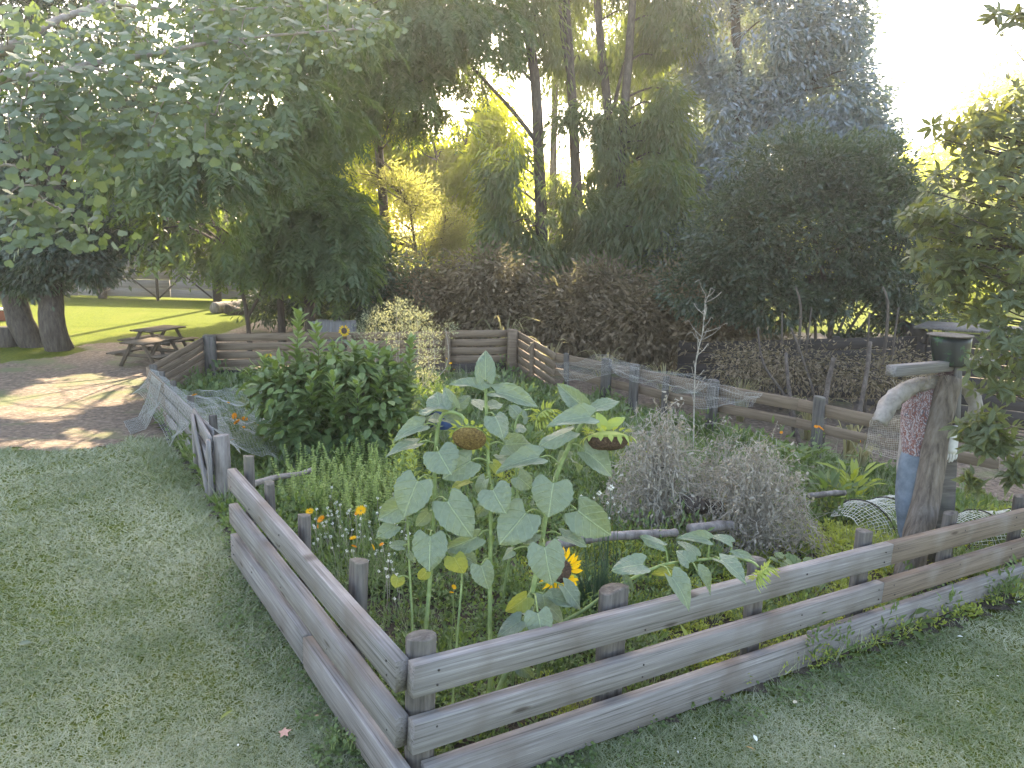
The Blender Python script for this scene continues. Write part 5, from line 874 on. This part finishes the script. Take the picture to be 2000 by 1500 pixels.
# ------------------------------------------------------------------ nets
def net(name, label, pts, sp, r=.0011, group='garden netting', cat_='net', mat='net', diag=True):
    """pts: grid (m, n, 3) of a draped sheet, strands along both directions"""
    pts = np.asarray(pts, float); m, n = pts.shape[:2]; mb = MB(); sp = sp*.62
    L1 = np.linalg.norm(np.diff(pts, axis=0), axis=2).sum(0).mean(); L2 = np.linalg.norm(np.diff(pts, axis=1), axis=2).sum(1).mean(); k1, k2 = max(2, int(L1/sp)), max(2, int(L2/sp))
    def samp(u, v):
        x = np.clip(u*(m-1), 0, m-1-1e-6); y = np.clip(v*(n-1), 0, n-1-1e-6); i = x.astype(int); j = y.astype(int); fx = (x-i)[:, None]; fy = (y-j)[:, None]
        return pts[i, j]*(1-fx)*(1-fy)+pts[i+1, j]*fx*(1-fy)+pts[i, j+1]*(1-fx)*fy+pts[i+1, j+1]*fx*fy
    for k in range(k1+1): u = np.full(k2//2+2, k/k1); v = np.linspace(0, 1, k2//2+2); q = samp(np.clip(u+.15/k1*np.sin(v*17+k), 0, 1), v)+rng.normal(0, sp*.10, (len(v), 3)); V, F = tube(q, r*(1.8 if k in (0, k1) else 1), 3, False); mb.add(V, F)
    for k in range(k2+1): u = np.linspace(0, 1, k1//2+2); v = np.full(len(u), k/k2); q = samp(u, np.clip(v+.15/k2*np.sin(u*19+k), 0, 1))+rng.normal(0, sp*.10, (len(u), 3)); V, F = tube(q, r*(1.8 if k in (0, k2) else 1), 3, False); mb.add(V, F)
    mb.build(name, M[mat], None, pts.reshape(-1, 3).mean(0), label=label, cat=cat_, group=group)
def drape(A, Bc, C, Dd, m=14, n=14, amp=.05, s=0.):
    u = np.linspace(0, 1, m)[:, None, None]; v = np.linspace(0, 1, n)[None, :, None]; p = A*(1-u)*(1-v)+Bc*(1-u)*v+Dd*u*(1-v)+C*u*v
    p[..., 2] += amp*vn(p[..., 0], p[..., 1], s, 3.5)+.6*amp*vn(p[..., 0], p[..., 1], s+2, 8); return p
net('garden_net', 'pale net draped over the plants of the left bed', drape(P(352, 762, 11.0), P(505, 762, 10.6), P(600, 905, 8.0), P(430, 868, 7.6), 16, 16, .08), .055)
net('garden_net', 'pale net bunched over the rail at the gate', drape(P(372, 800, 9.2), P(420, 790, 9.2), P(470, 885, 7.5), P(432, 850, 7.4), 10, 10, .04, 3), .045)
rows = []
for t in np.linspace(.18, .92, 16):
    p = lerp(A3, B3, t)+(0, 0, .03); o = -n3; w = .02+.05*math.sin(t*15); gzv = float(gz(*(p+o*.4)[:2])); low = gzv+.08+.28*abs(math.sin(t*9.5)); rows.append([p+n3*.12-(0, 0, .05), p, p+o*.05-(0, 0, .12)]+[np.array([*(p+o*(.05+w*s+.16*s*s))[:2], p[2]-.12-(p[2]-.12-low)*s]) for s in (.33, .66, 1)])
net('garden_net', 'pale net hanging down the lawn side of the netted fence', rows, .05)
rows = []
for t in np.linspace(.62, .80, 5):
    p = lerp(A3, B3, t)-n3*.05; rows.append([p+(0, 0, .02), p-n3*.1-(0, 0, .35), GZ(p-n3*.22)+(0, 0, .04), GZ(p-n3*.42-d3*.2)+(0, 0, .03)])
net('garden_net', 'pale net trailing onto the ground from the netted fence', rows, .05, .002)
net('garden_net', 'pale net slung along the low back fence at its far end', drape(P(1085, 712, 13.0), P(1185, 692, 12.4), P(1250, 722, 11.6), P(1105, 745, 12.0), 9, 9, .05, 5), .06, .0008)
net('garden_net', 'pale net sagging from the middle of the low back fence', drape(P(1190, 700, 12.3), P(1390, 742, 10.8), P(1350, 775, 10.2), P(1200, 735, 11.4), 9, 12, .07, 6), .06, .0008)
net('garden_net', 'pale net bunched at the low back fence above the right vine heap', drape(P(1340, 745, 11.0), P(1490, 765, 10.3), P(1470, 790, 9.8), P(1360, 800, 9.8), 9, 9, .06, 8), .06, .0008)
# net tunnels
def tunnel(label, px0, px1, py, D, r, sp=.05):
    a, b = GZ(P(px0, py, D)), GZ(P(px1, py, D+.5)); root_pts = []; d = norm(b-a); nn = np.array([d[1], -d[0], 0])
    for t in np.linspace(0, 1, 8):
        c = lerp(a, b, t); rr = r*(1-.6*max(0, .25-t)*2.5)*(1+.05*math.sin(t*9)); root_pts.append([c+nn*rr*1.15*math.cos(x)+np.array([0, 0, rr*math.sin(x)]) for x in np.linspace(.02, math.pi-.02, 10)])
    net('net_tunnel', label, root_pts, sp*1.2, .0024, group='net tunnels', mat='white_petal')
    for i in (2, 5): mb = MB(); curvetube(mb, np.array(root_pts[i])*1.0+(0, 0, .006), .007, .007, 5, 2); mb.build('wire_hoop', M['darkplank'], None, lerp(a, b, i/7), label=('dark wire hoop at the near end of the ' if i == 2 else 'dark wire hoop further back in the ')+('net tunnel left of the scarecrow' if px0 < 1800 else 'net tunnel right of the scarecrow'), cat='hoop', group='wire hoops')
tunnel('low pale net tunnel on a wire hoop left of the scarecrow', 1655, 1775, 1000, 7.4, .30)
tunnel('low pale net tunnel below the glossy leaves right of the scarecrow', 1870, 2060, 985, 7.4, .30)
net('chicken_wire', 'grey chicken wire standing behind the scarecrow sleeve', drape(P(1700, 822, 8.9), P(1795, 800, 8.3), P(1790, 905, 8.2), P(1690, 880, 8.8), 6, 6, .02, 2), .04, .0022, 'chicken wire', 'wire mesh', 'drystem')
# ------------------------------------------------------------------ scarecrow
SC_D = 6.5; sg = GZ(P(1800, 1045, SC_D))
lg0, lg1 = GZ(P(1778, 1060, 6.25)), P(1858, 738, 6.35); q = spline([lg0, lerp(lg0, lg1, .4)+(.02, 0, 0), lerp(lg0, lg1, .75)+(-.015, 0, 0), lg1], 6)
V, F = tube(q, np.linspace(.115, .088, len(q)), 16); V += rng.normal(0, .004, V.shape); MB().add(V, F).build('leaning_log', M['oldlog'], None, lg0, label='thick grey log leaning against the scarecrow from the front', cat='log')
pb = GZ(P(1842, 1060, 6.55)); pt = P(1850, 745, 6.6); t = thing('support_post', 'dark square timber post standing behind the leaning log', 'post', pb)
board(t, pb, pt, .15, .15, M['post'], 'timber', n=6, up=(1, 0, 0))
crs = thing('scarecrow', 'scarecrow in pale shirt, patterned apron and jeans under a green black hat', 'scarecrow', sg)
a, b = P(1740, 725, 6.0), P(1940, 706, 6.9); board(crs, a, b, .085, .085, M['rail'], 'cross_beam', n=4)
board(crs, P(1872, 660, 6.45), P(1866, 830, 6.45), .06, .05, M['rail'], 'upright', n=3, up=(1, 0, 0))
def shell(rings, k=18, cap=True):
    V = np.concatenate(rings); n = len(rings); i = np.arange(n-1)[:, None]*k; j = np.arange(k)[None]; jn = (j+1) % k
    F = [np.stack([i+j, i+jn, i+k+jn, i+k+j], -1).reshape(-1, 4)]
    if cap: F += [np.arange(k)[::-1].reshape(1, k), (np.arange(k)+(n-1)*k).reshape(1, k)]
    return V, F
def oval(c, rx, ry, k=18, j=.006, ax=None):
    a = np.arange(k)*2*math.pi/k; e = rng.normal(0, j, k); s = np.array([1., .15, 0]) if ax is None else ax[0]; b_ = np.array([-.15, 1., 0]) if ax is None else ax[1]
    return np.array(c)+(np.cos(a)*(rx+e))[:, None]*s+(np.sin(a)*(ry+e))[:, None]*b_
def cloth(name, prof, mat, k=20, D=SC_D, j=.008, label=None):
    rings = [oval(P(px, py, D), rx, ry, k, j) for px, py, rx, ry in prof]; V, F = shell(rings, k); o = MB().add(V, F).build(name, mat, crs, P(prof[0][0], prof[0][1], D), smooth=True, label=label); s = o.modifiers.new('smooth', 'SUBSURF'); s.levels = s.render_levels = 1; return o
shirt = noisemat('stained_pale_shirt', [(.3, (.15, .13, .11)), (.5, (.27, .24, .215)), (.75, (.38, .345, .32))], nscale=8, rough=.9, bump=.5, bdist=.02)
denim = noisemat('faded_denim', [(.3, (.09, .11, .135)), (.6, (.17, .20, .235)), (.8, (.25, .28, .31))], nscale=9, rough=.95, bump=.5, bdist=.02)
def patterned():
    m = bpy.data.materials.new('patterned_red_print'); n, l = nodes(m); b = n['Principled BSDF']; tc = n.new('ShaderNodeTexCoord'); mp = n.new('ShaderNodeMapping'); mp.inputs['Scale'].default_value = (1, 1, .55); v = n.new('ShaderNodeTexVoronoi'); v.inputs['Scale'].default_value = 26
    r = ramp(n, [(.0, (.36, .32, .33)), (.2, (.24, .12, .11)), (.45, (.19, .07, .055)), (.68, (.33, .28, .29)), (.85, (.11, .10, .12))]); r.color_ramp.interpolation = 'CONSTANT'; sx = n.new('ShaderNodeSeparateColor'); no = n.new('ShaderNodeTexNoise'); no.inputs['Scale'].default_value = 14
    ad = n.new('ShaderNodeVectorMath'); l.new(tc.outputs['Object'], mp.inputs[0]); l.new(mp.outputs[0], ad.inputs[0]); l.new(no.outputs['Color'], ad.inputs[1]); no.inputs['Detail'].default_value = 1; l.new(mp.outputs[0], no.inputs['Vector']); l.new(ad.outputs[0], v.inputs['Vector']); l.new(v.outputs['Color'], sx.inputs[0]); l.new(sx.outputs[0], r.inputs[0]); l.new(r.outputs[0], b.inputs['Base Color']); b.inputs['Roughness'].default_value = .85; return m
vest = patterned()
cloth('jeans', [(1782, 1066, .09, .09), (1782, 1045, .115, .10), (1783, 1020, .125, .11), (1784, 1006, .135, .11), (1784, 1000, .15, .12), (1788, 950, .165, .13), (1794, 912, .18, .135), (1800, 885, .17, .12), (1803, 870, .14, .11)], denim)
cloth('apron', [(1806, 925, .03, .03), (1804, 918, .16, .125), (1802, 880, .175, .13), (1802, 830, .19, .135), (1806, 790, .20, .13), (1814, 765, .17, .115), (1826, 746, .10, .08), (1832, 738, .055, .05)], vest)
cloth('shirt_tail', [(1757, 935, .012, .02), (1762, 920, .04, .05), (1772, 885, .07, .08), (1782, 840, .09, .10), (1792, 790, .10, .11), (1800, 765, .06, .06)], shirt, D=6.58)
q = [P(1832, 742, 6.45), P(1790, 750, 6.4), P(1755, 768, 6.35), P(1735, 790, 6.3), P(1724, 812, 6.25), P(1718, 822, 6.25)]; V, F = tube(spline(q, 4), [.05, .06, .07, .075, .07, .062], 16); V += rng.normal(0, .006, V.shape); V[:, 2] -= .02*np.abs(np.sin(V[:, 0]*40)); o = MB().add(V, F).build('sleeve', shirt, crs, q[0], smooth=True)
q = [P(1835, 742, 6.6), P(1880, 752, 6.7), P(1905, 790, 6.75), P(1905, 840, 6.75)]; V, F = tube(spline(q, 4), .06, 12); V += rng.normal(0, .006, V.shape); MB().add(V, F).build('sleeve', shirt, crs, q[0], smooth=True)
V, F = tube([P(1845, 748, 6.45)+np.array([.11*math.cos(x), .08*math.sin(x), .02*math.cos(x)]) for x in np.linspace(0, 6.0, 14)], .014, 6); MB().add(V, F).build('collar', shirt, crs, P(1845, 748, 6.45), smooth=True)
# glove: palm and hanging fingers
mb = MB(); gl = plain('white_glove', (.6, .58, .56), .8); c = P(1862, 855, 6.35)
V, F = shell([oval(c+(0, 0, .10), .035, .025, 10, .002), oval(c, .045, .028, 10, .002), oval(c-(0, 0, .10), .048, .026, 10, .002), oval(c-(0, 0, .13), .044, .022, 10, .002)], 10); mb.add(V, F)
for i, l in enumerate((.075, .09, .085, .065)): p = c+np.array([-.036+.024*i, 0, -.12]); curvetube(mb, [p, p+(.002, -.012, -l*.55), p+(.004, .004, -l)], .012, .009, 7, 4)
curvetube(mb, [c+(-.04, 0, -.04), c+(-.065, -.015, -.08), c+(-.06, -.02, -.11)], .013, .009, 7, 4); mb.build('glove', gl, crs, c, smooth=True)
# straw at the shoulders
mb = MB(); n = 160; c = P(1815, 738, 6.4); pos = c+rng.normal(0, 1, (n, 3))*(.12, .05, .03); inst(mb, T_BLADE, pos, rng.normal(size=(n, 3))+(-.6, -.3, -.2), rng.normal(size=(n, 3)), rng.uniform(.06, .16, n), .006, rng.random(n)); mb.build('straw', M['dryleaf'], crs, c, kind='stuff')
# hat: tapering bucket with green leaf print, flat board on top
def hatmat():
    m = bpy.data.materials.new('black_green_hat'); n, l = nodes(m); b = n['Principled BSDF']; tc = n.new('ShaderNodeTexCoord'); no = n.new('ShaderNodeTexNoise'); no.inputs['Scale'].default_value = 7; no.inputs['Detail'].default_value = 8; no.inputs['Roughness'].default_value = .75
    r = ramp(n, [(.52, (.008, .012, .014)), (.60, (.02, .09, .03)), (.68, (.22, .42, .08))]); l.new(tc.outputs['Object'], no.inputs['Vector']); l.new(no.outputs[0], r.inputs[0]); l.new(r.outputs[0], b.inputs['Base Color']); b.inputs['Roughness'].default_value = .45; return m
V, F = shell([oval(P(1857, py, 6.5), rx, rx*.9, 24, .002) for py, rx in ((713, .128), (710, .135), (690, .148), (668, .160), (656, .166))], 24); hat = MB().add(V, F).build('hat', hatmat(), crs, P(1857, 700, 6.5), smooth=True)
V, F = shell([oval(P(1857, 656, 6.5)+(0, 0, z), r_, r_*.92, 24, .001) for z, r_ in ((.0, .178), (.004, .185), (.010, .185), (.012, .17))], 24); MB().add(V, F).build('hat_brim', M['post'], hat, P(1857, 655, 6.5))
V, F = shell([oval(P(1845, py, 6.52), rx, rx, 14, .003) for py, rx in ((748, .05), (738, .075), (724, .085), (714, .08))], 14); MB().add(V, F).build('head', plain('dark_sack', (.10, .06, .06), .9), crs, P(1845, 740, 6.52), smooth=True)

# ------------------------------------------------------------------ ground cover, lawn, scatter
def bedpts(n, ymax=14.4):
    q = np.array([-6, 3.])+np.array([13.2, 11.6])*rng.random((n*4, 2)); d = np.hypot(q[:, 0], q[:, 1]); q = q[(rng.random(len(q)) < np.clip((4.5/d)**1.5, .18, 1)) & inpoly(q[:, 0], q[:, 1], BED) & (q[:, 1] < ymax)]
    return q[:n]
def cover(name, label, n, sel, mat, t, L, Wd, h, leafup=.5, cat_=None, per=34, R=.10):
    c = bedpts(n//per); px, py, d = proj(np.column_stack([c, gz(c[:, 0], c[:, 1])])); c = c[sel(px, py, c[:, 0], c[:, 1])]; m0 = len(c)
    hc = h*(.25+.75*np.clip(vn(c[:, 0], c[:, 1], 7, 2.2)+.5, 0, 1.4))*rng.uniform(.5, 1.2, m0); Rc = R*rng.uniform(.6, 1.5, m0)*np.clip(np.hypot(c[:, 0], c[:, 1])/6, .8, 1.6); i = np.repeat(np.arange(m0), per); m = len(i)
    u = norm(rng.normal(size=(m, 3))); u[:, 2] = np.abs(u[:, 2]); rr = rng.random(m)**.45; q = c[i]+u[:, :2]*(Rc[i]*rr)[:, None]
    q = c[i]+(q-c[i]); pos = np.column_stack([q, gz(q[:, 0], q[:, 1])+.035+hc[i]*u[:, 2]*rr]); k = inpoly(q[:, 0], q[:, 1], BED); pos, u, i = pos[k], u[k], i[k]; m = len(i); tc = rng.normal(0, .16, m0)+.25*vn(c[:, 0], c[:, 1], 9, 3)
    mb = MB(); sc = np.clip(np.hypot(pos[:, 0], pos[:, 1])/5, .9, 2.0); D = u*np.array([1, 1, .5])+rng.normal(0, .45, (m, 3))+np.array([0, 0, leafup]); inst(mb, t, pos, D, u*.7+np.array([0, -.15, .8])+rng.normal(0, .35, (m, 3)), L*sc*(1+rng.normal(0, .25, m)).clip(.4, 1.8), Wd*sc, (.45+tc[i]+.25*rr[k]*u[:, 2]+rng.normal(0, .13, m)).clip(0, 1))
    mb.build(name, M[mat], None, (0, 0, 0), kind='stuff', label=label, cat=cat_)
ye = lambda px, py, x, y: (vn(x, y, 5, 1.4)+np.where((px > 1420) & (py > 980), .9, 0)+np.where((px > 1000) & (py > 1100), .45, 0)+np.where(px < 960, -.5, 0)+np.where(py < 860, -.4, 0)) > .25
no_ = lambda f: (lambda px, py, x, y: ~f(px, py, x, y))
cover('ground_cover', 'green small leaved weeds covering the soil of the bed', 190000, no_(ye), 'weed', T_RHOMB, .036, .02, .20)
cover('ground_cover', 'yellow green feathery weeds covering parts of the bed', 190000, ye, 'weedy', T_RHOMB, .028, .013, .17, per=46)
cover('tall_weeds', 'taller mixed weeds standing across the bed', 72000, lambda px, py, x, y: (vn(x, y, 3, 1.1) > -.15) & (py < 1340), 'weed', T_RHOMB, .05, .02, .42, .7, R=.13)
cover('bed_grass', 'thin grass blades growing between the weeds of the bed', 30000, lambda px, py, x, y: vn(x, y, 8, 1.5) > -.2, 'grass', T_BLADE, .13, .005, .05, 1.6)
cover('low_leaves', 'broad low green leaves near the far board fence', 40000, lambda px, py, x, y: py < 840, 'weed', T_OVAL, .055, .035, .30, .4)
# lawn blades
def lawnpts(n, d0, d1):
    d = d0*(d1/d0)**rng.random(n); a = rng.uniform(-.78, .95, n); x = d*np.sin(a); y = d*np.cos(a); return x, y
n = 1000000; x, y = lawnpts(n, 2.7, 12); px, py, d = proj(np.column_stack([x, y, gz(x, y)])); k = ~inpoly(x, y, BED) & ~dirt_keep(x, y) & (x+.98*y < 14.3) & (py > 560) & (px > -500) & (px < 2900) & (rng.random(n) < .72+.3*vn(x, y, 12, 2.5)); x, y = x[k], y[k]; m = len(x)
dry = (.42+.36*vn(x, y, 6, 1.2)+.2*vn(x, y, 16, 5)+rng.normal(0, .2, m)-np.where(px[k] > 1100, .08, 0)).clip(0, 1)
edge = np.minimum(np.abs((x-CORNER[0])*LD[1]-(y-CORNER[1])*LD[0]), np.abs((x-CORNER[0])*RD[1]-(y-CORNER[1])*RD[0])); tall = np.where((edge < .2), 1.45, 1.)
a = rng.random(m)*6.283; sc = np.clip(np.hypot(x, y)/4, .8, 2.6); mb = MB(); gn = rng.normal(0, .45, (m, 3))+(0, -.1, 1.)
inst(mb, T_BLADE, np.column_stack([x, y, gz(x, y)+.006]), np.stack([np.cos(a), np.sin(a), rng.uniform(.1, .8, m)*tall], -1), gn, (.034*sc**.7*(1+rng.normal(0, .3, m)).clip(.3, 2)*tall), .0040*sc, dry)
mb.build('grass', M['grass'], None, (0, 0, 0), kind='stuff', label='short mown lawn grass around the bed')
# clover and weeds at the fence feet and in the right lawn
n = 60000; x, y = lawnpts(n, 2.7, 10); e1 = (x-CORNER[0])*LD[1]-(y-CORNER[1])*LD[0]; e2 = (x-CORNER[0])*RD[1]-(y-CORNER[1])*RD[0]; t1 = (x-CORNER[0])*LD[0]+(y-CORNER[1])*LD[1]; t2 = (x-CORNER[0])*RD[0]+(y-CORNER[1])*RD[1]
nearL = (np.abs(e1) < .32+.14*vn(x, y, 2, 3)) & (t1 > -.5) & (t1 < 3.0); nearR = (np.abs(e2) < .26+.12*vn(x, y, 3, 3)) & (t2 > -.3) & (t2 < 7); lawnR = (x > .6) & (vn(x, y, 21, 2.2) > .28)
k = ~inpoly(x, y, BED) & (nearL & (vn(x, y, 17, 2.6) > -.25) | nearR & (vn(x, y, 18, 2.6) > -.05) | lawnR) ; x, y = x[k], y[k]; m = len(x); nr = (nearL | nearR)[k]; a = rng.random(m)*6.283; mb = MB()
inst(mb, T_RHOMB, np.column_stack([x, y, gz(x, y)+.012+np.where(nr, .05, .015)*rng.random(m)**1.5]), np.stack([np.cos(a), np.sin(a), rng.normal(.15, .3, m)], -1), np.array([0, -.2, 1])+rng.normal(0, .3, (m, 3)), np.where(nr, .026, .014)*(1+rng.normal(0, .3, m)).clip(.4, 2), np.where(nr, .02, .011), (.45+.2*vn(x, y, 9, 3)+rng.normal(0, .15, m)).clip(0, 1))
mb.build('clover', M['weed'], None, (0, 0, 0), kind='stuff', label='clover and weeds along the fence feet and in the lawn')
for lab, pts, hh, nn_ in (('leafy weed climbing the bottom rail of the right fence', [(1600, 1300), (1640, 1290), (1640, 1270), (1600, 1275)], .26, 9), ('leafy weed tuft at the foot of the right fence end', [(1930, 1195), (1960, 1190), (1960, 1180), (1930, 1182)], .25, 7), ('broad leaved weed at the foot of the left fence corner', [(640, 1480), (720, 1490), (700, 1440), (650, 1440)], .09, 26), ('sprawling weed by the far end of the left front fence', [(440, 1080), (466, 1085), (466, 1040), (446, 1040)], .2, 12), ('grassy weed under the gate end', [(410, 985), (450, 985), (450, 960), (415, 960)], .25, 14)):
    mb = MB(); bs = spots(nn_, pts); b = shoots(bs, rng.uniform(.5, 1.1, nn_)*hh, .25, .03, 2, .045, .03, up=.3, tint=.45, top=.2, mb=mb); plant('leafy_weed', lab, 'weed', bs.mean(0), [b], T_OVAL, 'leaf', M['weed'], mb, nparts=40)
n = 240; x, y = lawnpts(n, 3.2, 8.5); k = ~inpoly(x, y, BED) & ((x > .8) | (rng.random(n) < .12)); x, y = x[k], y[k]; m = len(x); mb = MB(); inst(mb, T_OVAL, np.column_stack([x, y, gz(x, y)+.028]), np.column_stack([rng.normal(size=(m, 2)), np.zeros(m)]), np.array([0, 0, 1.])+rng.normal(0, .3, (m, 3)), rng.uniform(.008, .022, m), rng.uniform(.006, .014, m), rng.random(m)); mb.build('petals', M['white_petal'], None, (0, 0, 0), kind='stuff', label='small white petals and clover heads scattered on the lawn')
def fallen(label, px, py, L, Wd, ang, mat, t=T_OVAL, zz=.03, tilt=.2, name='fallen_leaf'):
    g = G(px, py)+(0, 0, zz); mb = MB(); inst(mb, t, [g], [(math.cos(ang), math.sin(ang), tilt)], [(0, -.2, 1)], L, Wd, .6); mb.build(name, mat, None, g, label=label, cat='leaf', group='fallen leaves on the lawn', smooth=True)
fallen('flat pale green fallen leaf at the far left of the lawn', 35, 1268, .085, .045, .2, M['ginkgo']); fallen('narrow curved yellow green fallen leaf in the middle of the lawn', 430, 1415, .075, .022, .7, M['sunleaf_y'], tilt=.5)
fallen('small orange brown fallen leaf scrap by the left fence', 614, 1409, .03, .018, .1, plain('tan_leaf', (.45, .27, .17), .8)); fallen('whitish folded fallen leaf at the front of the right lawn', 1478, 1458, .04, .022, 1.9, M['white_petal'], tilt=.6); fallen('whitish fallen leaf near the right end of the lawn', 1842, 1195, .035, .02, 1.8, M['white_petal'], tilt=.5); fallen('pale fallen leaf on the bare edge below the right rail', 1868, 1250, .04, .018, -.3, M['white_petal']); fallen('pale fallen leaf at the right end beneath the fence', 1985, 1183, .045, .02, .1, M['white_petal']); fallen('tan fallen leaf below the light streak on the right lawn', 1548, 1382, .035, .025, .5, plain('cream_leaf', (.5, .42, .3), .8)); fallen('thin orange straw piece on the right lawn', 1455, 1468, .05, .008, -.6, plain('straw', (.55, .33, .12), .7))
st = np.array([(0, 0, 0)]+[((.5+.5*(i % 2 == 0))*(.9 if i else 1)*math.cos(x)*.5, (.5+.5*(i % 2 == 0))*math.sin(x)*.5, .05*(i % 2)) for i, x in enumerate(np.linspace(0, 2*math.pi, 10, endpoint=False))]); fallen('pinkish brown star shaped fallen leaf near the fence corner', 556, 1441, .075, .07, .5, plain('pink_brown_leaf', (.48, .27, .21), .8), (st, np.array([(0, i+1, (i+1) % 10+1) for i in range(10)])), .03, .15)
# ------------------------------------------------------------------ thin haze box, added to imitate lens glare
hz = bpy.data.materials.new('glare_veil'); n, l = nodes(hz); n.remove(n['Principled BSDF']); pv = n.new('ShaderNodeVolumePrincipled')
pv.inputs['Density'].default_value = .0022; pv.inputs['Color'].default_value = (.95, .95, .93, 1); pv.inputs['Anisotropy'].default_value = .72
l.new(pv.outputs[0], n['Material Output'].inputs['Volume'])
mb = MB(); x0, x1, y0, y1, z0, z1 = -60, 60, -8, 75, -1.6, 24
mb.add([(x, y, z) for z in (z0, z1) for x, y in ((x0, y0), (x1, y0), (x1, y1), (x0, y1))], np.array([(3, 2, 1, 0), (4, 5, 6, 7), (0, 1, 5, 4), (1, 2, 6, 5), (2, 3, 7, 6), (3, 0, 4, 7)]))
mb.build('glare_haze', hz, None, (0, 0, 0), kind='stuff')
